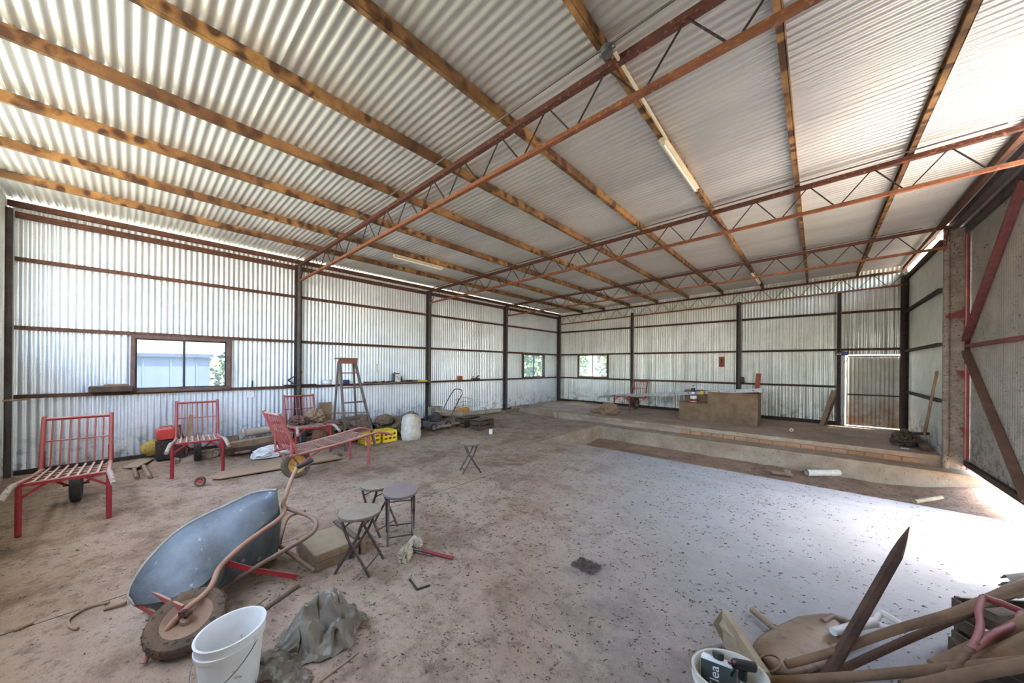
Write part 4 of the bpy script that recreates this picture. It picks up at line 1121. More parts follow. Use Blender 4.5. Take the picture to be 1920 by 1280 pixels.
for (x, y, z, r3, sd_, lab) in [(-7.75, 4.25, .20, (.26, .40, .24), 21, 'big dark sack slumped behind the white one'),
                            (-7.55, 3.98, .42, (.16, .20, .12), 22, 'dark folded sack behind the yellow crates'),
                            (-8.10, 5.0, .22, (.22, .30, .22), 23, 'dusty sack lying against the wall behind the white one'),
                            (-8.0, 3.62, .30, (.20, .26, .22), 24, 'brown sack heaped highest by the ladder')]:
    m = MB(); lump(m, (x, y, z), r3, sd_, .22, 1.7, 64, 40, True, .02, sd_); weld(place(m, 'sack', 'sack_brown', lab, 'sack', (x, y, 0), 'sacks heaped by the wall'))

# ================================================================== lawn mower
mw = thing('lawn_mower', 'old push lawn mower with black tube handle behind the white sack', 'lawn mower', (-7.50, 5.36, .03), R(-84))
MO = Vector((0, 0, 0))
MB().prism([(-.30, -.21), (.20, -.21), (.30, -.12), (.30, .12), (.20, .21), (-.30, .21)], .10, Matrix.Translation((0, 0, .10))).build('deck', M['deck'], mw, smooth=False)
MB().box((-.33, 0, .14), (.06, .40, .05), ch=.01).build('rear_skirt', M['deck'], mw, smooth=False)
e_ = MB().lathe([(.02, .20), (.13, .20), (.15, .24), (.15, .33), (.12, .36), (.10, .42), (.04, .44), (.02, .44)], 24, Matrix.Translation((-.02, 0, 0)), cap0=True, cap1=True).build('engine', M['engine'], mw)
MB().box((.13, .05, .30), (.13, .12, .13), ch=.015).build('cylinder_head', M['engine'], e_, smooth=False)
MB().box((-.05, -.14, .30), (.16, .09, .12), ch=.02).build('fuel_tank', M['black'], e_, smooth=False)
MB().tube([(.10, -.13, .30), (.22, -.13, .30)], .045, 12).build('muffler', M['rust_dark'], e_)
for k in range(4): MB().box((.13, .05, .26 + .028 * k), (.15, .14, .006)).build('cooling_fin', M['engine'], e_, smooth=False)
for sx, x in ((1, .24), (-1, -.26)):
    for sy in (-1, 1):
        wheel_parts(mw, (x, sy * .235, .10), (0, 1, 0), .10 if sx > 0 else .105, .045, M['black'], M['deck'])
hz = [(-.28, .20, .14), (-.52, .205, .50), (-.74, .21, .80), (-.80, .22, .88), (-.80, .20, .97), (-.84, .10, 1.0), (-.84, -.10, 1.0), (-.84, -.20, .92), (-.74, -.21, .80), (-.52, -.205, .50), (-.28, -.20, .14)]
MB().tube(smooth_path(hz, 4), .012, 8).build('handle', M['black'], mw)
MB().box((-.69, .21, .745), (.05, .035, .045), ch=.008).build('throttle_knob', M['red'], mw, smooth=False)
MB().tube([(-.52, .20, .5), (-.40, .12, .40), (-.15, .05, .38)], .005, 6).build('cable', M['black'], mw)

# ================================================================== clutter beyond the mower
wall_tube('cement_pipe', 'pipe', 'flanged cement pipe lying behind the lawn mower', (812, 771), (862, 777), .095, -7.75, 2)
wall_tube('cement_pipe', 'pipe', 'long pale pipe running along the wall to the platform', (858, 778), (938, 769), .07, -8.15)
for (u0, v0, u1, v1, x, lab) in [(820, 789, 845, 786, -7.2, 'short pole lying in front of the flanged pipe'), (826, 782, 862, 787, -7.35, 'muddy pole under the flanged pipe')]:
    a, b = PX(u0, v0, x), PX(u1, v1, x); a.z = b.z = max(.05, min(a.z, .12))
    place(MB().tube([a, a.lerp(b, .5) + Vector((0, 0, .01)), b], .035, 10), 'pole', 'timber', lab, 'pole', (x, (a.y + b.y) / 2, a.z - .035))
p = PX(816, 764, -8.3); boxy('concrete_block', 'mossy', 'mottled concrete block against the wall behind the mower', 'block', (-8.30, p.y, .08), (.20, .40, .42), R(2), ch=.02)
p = PX(868, 768, -8.28); boxy('painted_block', 'amber', 'amber painted block lying on the pipes by the wall', 'block', (-8.30, p.y, .22), (.16, .50, .15), R(4), ch=.01)
wbk = thing('wire_basket', 'faint rusty wire basket leaning on the wall behind the amber block', 'basket', (-8.38, PX(868, 745, -8.38).y, .12))
for k in range(5):
    MB().tube(smooth_path([(0, -.38 + .02 * k, .0 + .13 * k), (.03, 0, .05 + .13 * k), (0, .38 - .02 * k, .0 + .13 * k)], 5), .005, 6).build('hoop_wire', M['rust'], wbk)
for k in range(7):
    MB().tube([(.01, -.36 + .12 * k, 0), (.01, -.33 + .11 * k, .55)], .003, 6).build('upright_wire', M['rust'], wbk)
open_crate('pallet_box', 'timber_dark', 'weathered slatted wooden box nearest the slab, small tin before it', 'box', (G(905, 806).x - .18, G(915, 806).y + .05, .0), (.60, .34, .24), R(96), 2)
open_crate('pallet_box', 'timber_dark', 'weathered slatted wooden box behind the front one', 'box', (G(880, 801).x - .22, G(882, 801).y + .12, .0), (.66, .34, .24), R(96), 2)
for k, (x, y, lab) in enumerate([(G(905, 806).x - .18, G(915, 806).y + .05, 'a'), (G(880, 801).x - .22, G(882, 801).y + .12, 'b')]):
    for j in (-1, 0, 1):
        o = MB().box((j * .115, 0, 0), (.09, .62, .016), ch=.003)
        o = o.build('loose_plank', M['timber_dark'], smooth=False); o.location = (x, y, .256); o.rotation_euler = (0, 0, R(6))
        tag(o, '%s grey plank across the top of the %s slatted wooden box' % (('near edge', 'middle', 'far edge')[j + 1], ('front', 'rear')[k]), 'plank', 'planks on the slatted boxes')
p = G(920, 813); place(MB().lathe([(.01, 0), (.045, 0), (.047, .005), (.045, .01), (.045, .105), (.047, .11), (.043, .112), (.040, .03), (.01, .03)], 20, Matrix.Translation(p)), 'small_tin', 'paper', 'small white tin standing before the slatted wooden boxes', 'tin', p)
p = G(950, 769, .05)
place(MB().bar(G(944, 774, .05), G(988, 760, .22), .20, .03, ch=.004), 'ramp_board', 'timber', 'grey board sloping up onto the end of the platform', 'board', (p.x, p.y, 0), smooth=False)
p = Vector((-6.46, 9.40, 0))
place(MB().lathe([(.01, 0), (.085, 0), (.088, .19), (.08, .20), (.05, .20), (.045, .19), (.01, .18)], 20, Matrix.Translation(p)), 'concrete_stub', 'concrete', 'short round concrete stub against the platform edge', 'stub', p)

# ================================================================== on and above the left wall rail
p0 = PX(676, 722, A + .15); p1 = PX(806, 716, A + .15)
place(MB().bar((A + .17, p0.y, 1.235), (A + .17, p1.y, 1.235), .22, .022, ch=.003), 'wall_shelf', 'timber', 'narrow plank shelf along the wall behind the step ladder', 'shelf', (A + .12, (p0.y + p1.y) / 2, 1.2), smooth=False)
SZ = 1.247
def can(label, y, r, h, mtl, x=A + .15, z=SZ, name='tin', band=None, lid=None, text=None):
    t = thing(name, label, 'tin', (x, y, z))
    MB().lathe([(.01, 0), (r * .97, 0), (r, .004), (r, h - .006), (r * 1.03, h - .004), (r * 1.03, h), (r * .92, h), (r * .9, h - .008), (.01, h - .008)], 24, cap1=True).build('can_body', M[mtl], t)
    if band: MB().lathe([(r * 1.01, h * .25), (r * 1.012, h * .3), (r * 1.012, h * .78), (r * 1.01, h * .8)], 24).build('label_band', M[band], t)
    if lid: MB().lathe([(.004, h + .03), (r * .45, h + .03), (r * .45, h - .004)], 16).build('cap', M[lid], t)
    return t
yy = lambda u: PX(u, 716, A + .15).y
can('squat white tin on the rail left of the step ladder', yy(615), .085, .11, 'tin', band='paper', z=1.243, x=A + .10)
can('white tin half hidden behind the step ladder leg', yy(627), .07, .10, 'paper', z=1.243, x=A + .10)
can('dark lidded tin seen between the step ladder legs', yy(651), .07, .10, 'navy', z=1.243, x=A + .10)
tt = thing('oil_tin', 'tall square tin with white printed front on the wall shelf', 'tin', (A + .14, yy(743), SZ))
MB().box((0, 0, .12), (.10, .17, .24), ch=.006).build('can_body', M['green_tin'], tt, smooth=False)
MB().box((.0515, .015, .115), (.004, .13, .20)).build('printed_label', M['paper'], tt, smooth=False)
for k in range(3): MB().box((.0545, .0 + .02 * k, .15 - .035 * k), (.003, .05, .018)).build('print_mark', M['green_tin'], tt, smooth=False)
MB().tube([(0, -.04, .24), (0, -.04, .265)], .018, 10).build('cap', M['black'], tt)
can('slim black bottle on the wall shelf beside the tall tin', yy(753), .022, .13, 'black', lid='black', name='bottle')
tools = [(690, 'rusty spanner', 'rust', .20, 20), (697, 'pale off-cut of wood', 'timber_pale', .16, 70), (706, 'dark chisel', 'rust_dark', .22, 50), (714, 'white-handled scraper', 'white_handle', .18, 85),
         (720, 'old paint brush', 'timber_dark', .20, 40), (728, 'bent steel bracket', 'rust_dark', .15, 100), (736, 'wooden file handle', 'timber_pale', .17, 65), (762, 'teal-handled screwdriver', 'green_tin', .24, 88),
         (770, 'dark hacksaw frame', 'rust_dark', .26, 80), (779, 'rusty bolt bar', 'rust', .18, 60)]
for k, (u, nm, mt, L_, ang) in enumerate(tools):
    y = yy(u); c = Vector((A + .17 + .03 * (k % 3 - 1), y, SZ + .014)); d = Vector((math.cos(R(ang)), math.sin(R(ang)), .12 if k % 2 else .03))
    t = thing('hand_tool', nm + ' lying among the tools on the wall shelf', 'tool', (c.x, c.y, SZ)); o_ = t.location.copy()
    e = d.normalized() * L_ * .62; zz = Vector((0, 0, abs(e.z)))
    MB(o_).tube([c - e + zz, c + e * .1 + zz], [.020, .017], 8).build('handle', M[mt], t)
    MB(o_).bar(c + e * .1 + zz, c + e + zz, .034, .016).build('tool_head', M['rust_dark'] if mt != 'rust_dark' else M['rust'], t, smooth=False)
t = thing('spirit_level', 'yellow spirit level at the end of the wall shelf', 'tool', (A + .24, yy(789), SZ), R(2))
MB().box((0, 0, .02), (.025, .30, .04), ch=.003).build('level_body', M['yellow'], t, smooth=False)
MB().tube([(.0, -.03, .041), (0, .03, .041)], .007, 8).build('vial', M['tin'], t)
p = PX(864, 716, A + .1); boxy('small_block', 'rust_bright', 'small orange-brown block on the rail beyond the mower', 'block', (A + .07, p.y, 1.243), (.07, .16, .13))
t = thing('hand_plane', 'dark hand plane left on the rail near the far post', 'tool', (A + .08, PX(893, 716, A + .1).y, 1.243), 0)
MB().box((0, 0, .02), (.06, .34, .04), ch=.006).build('sole', M['rust_dark'], t, smooth=False)
MB().bar((0, .0, .04), (0, .14, .13), .04, .02).build('blade', M['rust_dark'], t, smooth=False)
MB().tube(smooth_path([(0, -.12, .04), (0, -.13, .09), (0, -.09, .10)], 3), .012, 8).build('tote', M['timber_dark'], t)
t = thing('wall_bracket', 'dark triangular steel bracket standing on the rail by the first post', 'bracket', (A + .10, PX(552, 712, A + .1).y, 1.243))
MB().bar((0, .14, .30), (0, -.12, .12), .02, .025).build('strut', M['rust_dark'], t, smooth=False)
MB().bar((0, -.12, .12), (0, .05, .0), .02, .025).build('strut', M['rust_dark'], t, smooth=False)
MB().box((0, .12, .012), (.10, .60, .025)).build('foot_bar', M['rust_dark'], t, smooth=False)
p = PX(209, 730, A + .12); t = thing('wooden_block', 'old dark wooden block on the rail left of the window', 'block', (A + .12, p.y, 1.243))
MB().box((0, 0, .05), (.14, .46, .10), ch=.012).build('block', M['timber_dark'], t, smooth=False)
MB().box((.02, .05, .11), (.08, .26, .03), ch=.008).build('split_piece', M['timber'], t, smooth=False)
a, b = PX(-20, 753, A + .25), PX(52, 748, A + .12); place(MB().tube([a, b], .013, 8), 'thin_stick', 'timber_pale', 'thin pale stick poking in at the left edge below the rail', 'stick', (a.x, a.y, min(a.z, b.z)))
# pinned cards
def card(label, u, v, w_, h_, lines):
    p = PX(u, v, A + .03); t = thing('paper_card', label, 'card', (A + .012, p.y, p.z))
    MB().box((0, 0, 0), (.004, w_, h_)).build('card', M['paper'], t, smooth=False); return t
t = card('white paper strip with black handwritten marks on the wall right of the ladder', 708, 690, .075, .23, 4)
def text_obj(txt, size, mtl, parent, M4, name='lettering'):
    cu = bpy.data.curves.new(name, 'FONT'); cu.body = txt; cu.size = size; cu.align_x = 'CENTER'; cu.align_y = 'CENTER'
    tmp = bpy.data.objects.new(name + '_src', cu); COL.objects.link(tmp)
    dg = bpy.context.evaluated_depsgraph_get(); me = bpy.data.meshes.new_from_object(tmp.evaluated_get(dg))
    bpy.data.objects.remove(tmp); bpy.data.curves.remove(cu)
    me.transform(M4); me.materials.clear(); me.materials.append(mtl); me.name = name
    o = link(bpy.data.objects.new(name, me)); o.parent = parent; return o
for k, ch in enumerate('8/45'):
    text_obj(ch, .055, M['ink'], t, Matrix.Translation((.004, 0, .078 - .05 * k)) @ Matrix(((0, 0, 1, 0), (1, 0, 0, 0), (0, 1, 0, 0), (0, 0, 0, 1))))
t = card('white tag hanging from the rail right of the near window', 470, 738, .12, .15, 0)
MB().box((.004, .0, .05), (.003, .012, .012)).build('nail', M['ink'], t, smooth=False)
MB().tube([(0, .02, .07), (-.002, .03, .2), (.01, .03, .26)], .012, 6).build('hanging_hook', M['rust_dark'], t)

# ================================================================== far platform
ZB = ZP
bx0, bx1 = G(1272, 786, ZP), G(1422, 797, ZP)
yb = 11.0
xa, xb_ = -3.02, -1.13
t = thing('chipboard_box', 'long stepped chipboard box on the raised platform', 'box', ((xa + xb_) / 2, yb, ZB), 0)
O2 = t.location.copy()
hh2 = .83; hl = .50; yf = 10.80
sp = PY(1327, 760, yf).x
MB(O2).box(((sp + xb_) / 2, yf, ZB + hh2 / 2), (xb_ - sp, .02, hh2)).build('front_panel', M['chipboard'], t, smooth=False)
MB(O2).box(((xa + sp) / 2, yf, ZB + hl / 2), (sp - xa, .02, hl)).build('front_panel', M['chipboard'], t, smooth=False)
MB(O2).box(((xa + sp) / 2, yf + .17, ZB + hl), (sp - xa, .36, .02)).build('step_top', M['chipboard'], t, smooth=False)
MB(O2).box((xa + .01, yf + .36, ZB + hl / 2), (.02, .70, hl)).build('end_panel', M['chipboard'], t, smooth=False)
MB(O2).box(((xa + sp) / 2 + .05, yf + .36, ZB + (hh2 + hl) / 2), (sp - xa, .02, hh2 - hl)).build('back_riser', M['chipboard'], t, smooth=False)
MB(O2).box((xb_ - .01, yf + .36, ZB + hh2 / 2), (.02, .70, hh2)).build('end_panel', M['chipboard'], t, smooth=False)
MB(O2).box(((xa + xb_) / 2, yf + .71, ZB + hh2 / 2), (xb_ - xa, .02, hh2)).build('back_panel', M['chipboard'], t, smooth=False)
MB(O2).box(((sp + xb_) / 2, yf + .36, ZB + hh2 - .10), (xb_ - sp, .68, .015)).build('lid', M['timber_dark'], t, smooth=False)
pt = PY(1300, 752, yf + .12)
c = can('white paint tin with red side standing on the step of the chipboard box', pt.x, .085, .17, 'paper', x=pt.x, z=ZB + hl + .012, name='paint_tin', band='paper'); c.location = (pt.x, yf + .12, ZB + hl + .012)
MB().lathe([(.0865, .02), (.0875, .02), (.0875, .09), (.0865, .09)], 24).build('red_panel', M['red'], c)
pt = PY(1304, 735, yf + .4)
c = can('white and navy bottle on top of the chipboard box', 0, .05, .22, 'paper', name='bottle', band='navy', lid='black'); c.location = (pt.x, yf + .15, ZB + hh2 - .09); c['category'] = 'bottle'
pt = PY(1320, 740, yf + .4)
c = can('small yellow tin on top of the chipboard box', 0, .045, .10, 'yellow', name='tin', lid='black'); c.location = (pt.x, yf + .18, ZB + hh2 - .09)
# aluminium ladder resting from the far barrow across the box
yl = 11.3
q0, q1 = PY(1128, 743, yl + .1), PY(1431, 731, yl - .1)
q1.z = max(q1.z, ZB + .83 + .05)
t = thing('extension_ladder', 'long aluminium ladder lying level from the far barrow across the chipboard box', 'ladder', (q0 + q1) / 2 - Vector((0, 0, .04))); O3 = t.location.copy()
for s in (-1, 1):
    off = Vector((0, s * .19, 0))
    MB(O3).bar(q0 + off, q1 + off, .03, .085).build('rail', M['alu'], t, smooth=False)
for k in range(12):
    p = q0.lerp(q1, (k + .5) / 12); MB(O3).tube([p + Vector((0, -.215, .012)), p + Vector((0, .215, .012))], .016, 8).build('rung', M['alu_dark'], t)
# things against the end wall
p = PY(1420, 712, D - .12); place(MB().bar((p.x - .03, D - .22, .70), (p.x + .03, D - .085, 1.53), .12, .025, up=(0, 1, 0), ch=.003), 'leaning_plank', 'rust_bright', 'red-brown plank leaning on the end wall behind the ladder end', 'plank', (p.x, D - .2, ZP), smooth=False)
p = PY(1353, 678, D - .02); t = thing('wall_sign', 'small faded orange sign with dark upright mark on the end wall', 'sign', (p.x, D - .004, p.z))
MB().box((0, 0, 0), (.15, .006, .32), ch=.001).build('plate', M['rust_bright'], t, smooth=False)
MB().box((0, -.005, .03), (.03, .004, .15)).build('mark', M['rust_dark'], t, smooth=False)
MB().box((0, -.005, -.12), (.10, .004, .03)).build('mark', M['red'], t, smooth=False)
p = PY(1391, 714, D - .1); boxy('switch_box', 'post', 'small dark switch box on the rail beside the middle post', 'switch', (p.x, D - .09, 1.245), (.11, .06, .17))
t = thing('socket_box', 'dark electrical box with bright blue end above the iron door', 'electrical box', (.47, D - .12, 2.05))
MB().box((-.03, 0, .04), (.14, .06, .09), ch=.005).build('case', M['black'], t, smooth=False)
MB().box((.085, 0, .045), (.10, .065, .10), ch=.01).build('blue_end', M['blue'], t, smooth=False)
for k in range(3): MB().box((-.07 + .035 * k, -.032, .03), (.02, .004, .03)).build('terminal', M['tin'], t, smooth=False)
MB().tube(smooth_path([(.10, 0, .0), (.12, 0, -.12), (.06, 0, -.2)], 4), .008, 6).build('cord', M['black'], t)
t = thing('leaning_timbers', 'weathered timber prop leaning beside the iron door', 'timber', (.22, D - .3, ZP)); O4 = t.location.copy()
MB(O4).bar((.10, D - .42, ZP), (.34, D - .20, 1.12), .09, .04, up=(0, 1, 0), ch=.004).build('prop', M['timber'], t, smooth=False)
MB(O4).bar((.16, D - .36, ZP), (.38, D - .18, .95), .05, .03, up=(0, 1, 0), ch=.004).build('prop', M['timber_dark'], t, smooth=False)
t = thing('mattock', 'old mattock with long wooden handle leaning on the right wall', 'mattock', (1.50, 11.4, ZP)); O5 = t.location.copy()
hb = Vector((1.44, 11.30, ZP + .05)); ht_ = Vector((XR - .06, 11.75, 1.33))
ht_ = PX(1757, 696, XR - .07); hb = PX(1733, 816, 1.50); hb.z = max(hb.z, ZP + .03)
MB(O5).tube([hb, hb.lerp(ht_, .5), ht_], [.024, .019, .021], 10).build('handle', M['handle_wood'], t)
MB(O5).bar(hb + Vector((-.14, -.10, .02)), hb + Vector((.06, .10, .03)), .05, .05).build('tool_head', M['rust_dark'], t, smooth=False)
m = MB(); p = G(1728, 838, ZP); p = Vector((1.30, p.y, ZP)); lump(m, (p.x, p.y, ZP + .10), (.15, .24, .14), 31, .5, 2.3, 50, 34, True, ZP); weld(place(m, 'tree_root', 'timber_dark', 'dark gnarled stump lying by the door column', 'stump', p))
place(MB().bar((1.50, 9.75, ZP + .05), (1.55, 12.3, ZP + .05), .12, .09, ch=.01), 'timber_beam', 'timber_dark', 'dark beam along the foot of the right wall on the platform', 'timber', (1.52, 11, ZP), smooth=False)
m = MB(); p = G(1142, 770, ZP + .1); lump(m, (p.x, p.y, ZP + .13), (.30, .24, .19), 33, .32, 1.5, 50, 34, True, ZP); weld(place(m, 'folded_tarpaulin', 'card_brown', 'folded stiff tarpaulin on the platform beside the far barrow', 'tarpaulin', (p.x, p.y, ZP)))
m = MB(); p = G(1128, 772, ZP + .04); lump(m, (p.x - .1, p.y, ZP + .03), (.24, .10, .07), 34, .5, 2.4, 36, 20, True, ZP); weld(place(m, 'cardboard_scrap', 'card_brown', 'torn card scraps at the left of the folded tarpaulin', 'cardboard', (p.x, p.y, ZP)))
p = PY(1134, 757, 10.5); place(MB().lathe([(.004, .12), (.045, .0), (.05, -.005), (.01, -.005)], 16, Matrix.Translation((p.x, 10.5, ZP + .26))), 'red_cone', 'red', 'small red cone tip on top of the folded tarpaulin', 'cone', (p.x, 10.5, ZP))
place(MB().bar(G(1072, 752, ZP + .02), G(1140, 760, ZP + .02), .10, .03, ch=.003), 'plank', 'timber_pale', 'pale plank lying on the platform toward the corner', 'plank', G(1100, 756, ZP), smooth=False)
p = G(1484, 806, ZP + .04); t = thing('tape_roll', 'small pale roll lying on the platform right of the chipboard box', 'roll', (p.x, p.y, ZP))
MB().lathe([(.018, -.02), (.038, -.02), (.041, 0), (.038, .02), (.018, .02), (.018, -.02)], 20, Matrix.Translation((0, 0, .041)) @ Matrix.Rotation(R(80), 4, 'X')).build('roll', M['pvc'], t)
place(MB().bar(G(1690, 840, ZP + .01), G(1704, 841, ZP + .01), .03, .015), 'white_stick', 'paper', 'short white stick near the platform edge by the column', 'stick', G(1697, 841, ZP), smooth=False)
# in the pit
a, b = G(1513, 886, -.30), G(1573, 886, -.28)
place(MB().tube([a, b], .062, 20, cap=False).tube([b, a], .055, 20, cap=False), 'plastic_pipe', 'pvc', 'short white plastic pipe lying in the pit', 'pipe', (a + b) / 2 - Vector((0, 0, .062)))
place(MB().bar(G(1446, 885, -.34), G(1486, 890, -.34), .10, .03, ch=.004), 'plank', 'timber', 'broken plank lying in the pit', 'plank', G(1466, 888, -.36), smooth=False)
place(MB().bar(G(1472, 882, -.30), G(1482, 884, -.30), .09, .08, ch=.01), 'broken_brick', 'stone', 'broken brick beside the plank in the pit', 'brick', G(1477, 884, -.34), smooth=False)
a, b = G(1715, 940, -.26), G(1765, 932, -.22); place(MB().tube([a, b], .03, 10), 'pole', 'timber_pale', 'pale pole half buried at the right end of the pit', 'pole', (a + b) / 2 - Vector((0, 0, .03)))

# ================================================================== near right: buckets, shovel, handles, crate
def rod(name, mtl, label, cat, pts, r, nseg=12, group='long tool handles piled at the right'):
    P3 = [G(*p) for p in pts]
    o = min(P3, key=lambda p: p.z); zb = min(p.z for p in P3) - (r if not isinstance(r, list) else r[0])
    m = MB().tube(smooth_path(P3, 4), r if not isinstance(r, list) else [r[0] + (r[1] - r[0]) * i / (4 * (len(P3) - 1)) for i in range(4 * (len(P3) - 1) + 1)], nseg)
    return place(m, name, mtl, label, cat, (o.x, o.y, zb), group)
# pale sawn board standing on edge
t = [G(1338, 1165, .10), G(1352, 1142, .22)]
a0 = G(1346, 1196, 0); b0 = Vector((-.10, 1.95, 0))
m = MB(); zt = .20
ed = [G(1337, 1168, .14), G(1356, 1205, .0), Vector((-.185, 2.02, .0)), Vector((-.185, 2.02, .26)), G(1354, 1142, .26)]
off = Vector((.028, .014, 0))
m.add(ed + [p + off for p in ed], [(0, 1, 2, 3, 4), (9, 8, 7, 6, 5)] + [(i, 5 + i, 5 + (i + 1) % 5, (i + 1) % 5) for i in range(5)])
place(m, 'sawn_board', 'timber_pale', 'pale sawn board standing on edge behind the bucket of bottles', 'board', (ed[1].x, ed[1].y, 0), smooth=False)
rod('broken_pole', 'timber', 'short grey broom pole lying on the slab behind the shovel', 'pole', [(1410, 1143, .03), (1460, 1185, .03), (1500, 1215, .03)], .02)
pb2 = G(1368, 1258, .30)
bk2 = bucket('cream oval bucket holding bottles at the lower right', (pb2.x, pb2.y, 0), .30, .125, .155, .80, R(40), 'plastic_cream')
bk2['group'] = 'plastic buckets'
# contents of that bucket
def flask(label, P, rz, tilt):
    mtx = Matrix.Translation(P) @ Matrix.Rotation(rz, 4, 'Z') @ Matrix.Rotation(tilt, 4, 'Y')
    t = thing('detergent_bottle', label, 'bottle', mat=mtx)
    MB().box((0, 0, .12), (.055, .16, .25), ch=.018).build('bottle_body', M['paper'], t)
    MB().box((.0285, 0, .12), (.002, .145, .21), ch=.0).build('label', M['label_dark'], t, smooth=False)
    text_obj('Clea', .055, M['paper'], t, Matrix.Translation((.0305, -.015, .165)) @ Matrix(((0, 0, 1, 0), (0, -1, 0, 0), (1, 0, 0, 0), (0, 0, 0, 1))).to_4x4() @ Matrix.Rotation(0, 4, 'Z'))
    MB().tube([(0, 0, .24), (0, 0, .265)], .025, 16).build('cap', M['black'], t)
    return t
Pc = Vector((pb2.x, pb2.y, 0))
flask('white bottle with dark green label reading Clea inside the cream bucket', Pc + Vector((-.035, -.045, .075)), R(-78), R(-24))
t = thing('spray_bottle', 'cream spray bottle with black trigger inside the cream bucket', 'bottle', (Pc.x + .045, Pc.y + .05, .012), R(35))
MB().lathe([(.01, 0), (.042, 0), (.044, .01), (.044, .17), (.03, .20), (.014, .23), (.014, .25)], 20, cap1=True).build('bottle_body', M['plastic_cream'], t)
MB().tube([(0, 0, .245), (0, 0, .29)], .018, 14).build('collar', M['black'], t)
MB().bar((-.05, 0, .315), (.06, 0, .305), .03, .045, ch=.010).build('spray_head', M['black'], t)
MB().tube(smooth_path([(-.03, 0, .30), (-.05, 0, .27), (-.045, 0, .24)], 3), .006, 8).build('trigger', M['black'], t)
MB().box((-.058, 0, .318), (.014, .016, .016), ch=.003).build('nozzle', M['red'], t, smooth=False)
c = thing('jar', 'dark lidded jar in front of the bottles in the cream bucket', 'jar', (Pc.x + .005, Pc.y - .075, .012))
MB().lathe([(.01, 0), (.036, 0), (.036, .20), (.03, .215)], 20, cap1=True).build('jar_body', M['black'], c)
MB().lathe([(.034, .212), (.034, .245), (.03, .25), (.005, .25)], 20, cap0=True, cap1=True).build('lid', M['label_dark'], c)
c = thing('sponge_pad', 'flat cream cleaning pad with red tag inside the cream bucket', 'pad', (Pc.x - .03, Pc.y + .07, .05), R(20))
MB().box((0, 0, .10), (.10, .03, .20), ch=.012).build('pad', M['rag'], c)
MB().box((.045, -.01, .20), (.02, .02, .025), ch=.003).build('tag', M['red'], c, smooth=False)
# round shovel, blade up, white D handle
t = thing('shovel', 'muddy round-mouth shovel lying face down with dusty white D handle', 'shovel', G(1500, 1210, 0)); O6 = t.location.copy()
ba = G(1560, 1165, .07); bt = G(1432, 1238, .03); ax = (bt - ba); L_ = ax.length; ax.normalize(); sd2 = Vector((-ax.y, ax.x, 0)).normalized()
def bladefn(i, j):
    s = i; q = (j - .5) * 2
    wd = .145 * (1.0 if s < .55 else math.sqrt(max(0, 1 - ((s - .55) / .48) ** 2))) * (.75 + .25 * min(1, s / .12))
    z = .075 * (1 - q * q) * (1 - .5 * s) + .012
    p = ba + ax * (s * L_ * 1.02) + sd2 * (q * wd); p.z = z + .02 * (1 - s); return p
bl = MB(O6).grid(22, 16, bladefn).build('blade', M['blade'], t); sm = bl.modifiers.new('thickness', 'SOLIDIFY'); sm.thickness = .003
MB(O6).tube([ba + ax * .10 + Vector((0, 0, .03)), ba + Vector((0, 0, .03)), G(1600, 1168, .10)], [.018, .022, .020], 12).build('socket', M['blade'], t)
MB(O6).tube([G(1562, 1184, .11), G(1600, 1174, .11), G(1640, 1166, .12)], [.022, .025, .028], 12).build('shaft', M['white_handle'], t)
dg_ = [(1640, 1166, .12), (1652, 1150, .14), (1668, 1157, .15), (1690, 1172, .15), (1680, 1180, .13), (1655, 1174, .115)]
MB(O6).tube(smooth_path([G(*p) for p in dg_] + [G(*dg_[0])], 3), .017, 10).build('d_grip', M['white_handle'], t)
# pointed stake leaning up out of the heap
stk = [G(1536, 1292, .03), G(1620, 1140, .38), G(1680, 1040, .62)]
tip = G(1705, 987, .76)
m = MB().tube([stk[0], stk[0].lerp(stk[2], .5), stk[2]], [.028, .028, .028], 7)
d = (tip - stk[2])
m.tube([stk[2], stk[2] + d * .5, tip], [.028, .018, .002], 7)
place(m, 'pointed_stake', 'handle_dark', 'dark pointed stake leaning upright out of the tool heap', 'stake', (stk[0].x, stk[0].y, 0))
rod('tool_handle', 'handle_wood', 'long curved pale handle crossing the stake, wired loop at its end', 'handle', [(1474, 1246, .10), (1560, 1222, .17), (1680, 1180, .27), (1790, 1148, .37), (1860, 1120, .44), (1960, 1085, .53)], [.019, .026])
lp = thing('rope_loop', 'stiff wire loop on the end of the long curved handle', 'loop', G(1440, 1250, .05)); LPO = lp.location.copy()
pts = [G(1442 + 22 * math.cos(a), 1243 + 16 * math.sin(a), .07 + .01 * math.cos(a)) for a in [2 * math.pi * k / 20 for k in range(20)]]
MB(LPO).tube(pts, .006, 8, closed=True).build('loop', M['tube_brown'], lp)
MB(LPO).tube([G(1430, 1258, .06), G(1420, 1272, .03)], .006, 8).build('tail', M['tube_brown'], lp)
rod('tool_handle', 'handle_dark', 'dark straight handle lying under the long curved one', 'handle', [(1558, 1264, .05), (1680, 1208, .16), (1780, 1165, .26), (1850, 1135, .30)], .019)
rod('tool_handle', 'handle_wood', 'straight brown handle along the bottom of the picture', 'handle', [(1436, 1277, .05), (1600, 1268, .20), (1780, 1252, .34), (1960, 1236, .46)], [.021, .021])
rod('tool_handle', 'handle_wood', 'lowest thick brown handle at the bottom right corner', 'handle', [(1700, 1290, .30), (1800, 1268, .38), (1960, 1238, .52)], .024)
rod('tool_handle', 'handle_wood', 'thick brown handle rising under the red grip', 'handle', [(1752, 1250, .26), (1840, 1208, .36), (1960, 1150, .50)], .029)
rod('tool_handle', 'handle_wood', 'thick short handle behind the two bottom handles', 'handle', [(1828, 1248, .32), (1880, 1222, .38), (1970, 1180, .48)], .030)
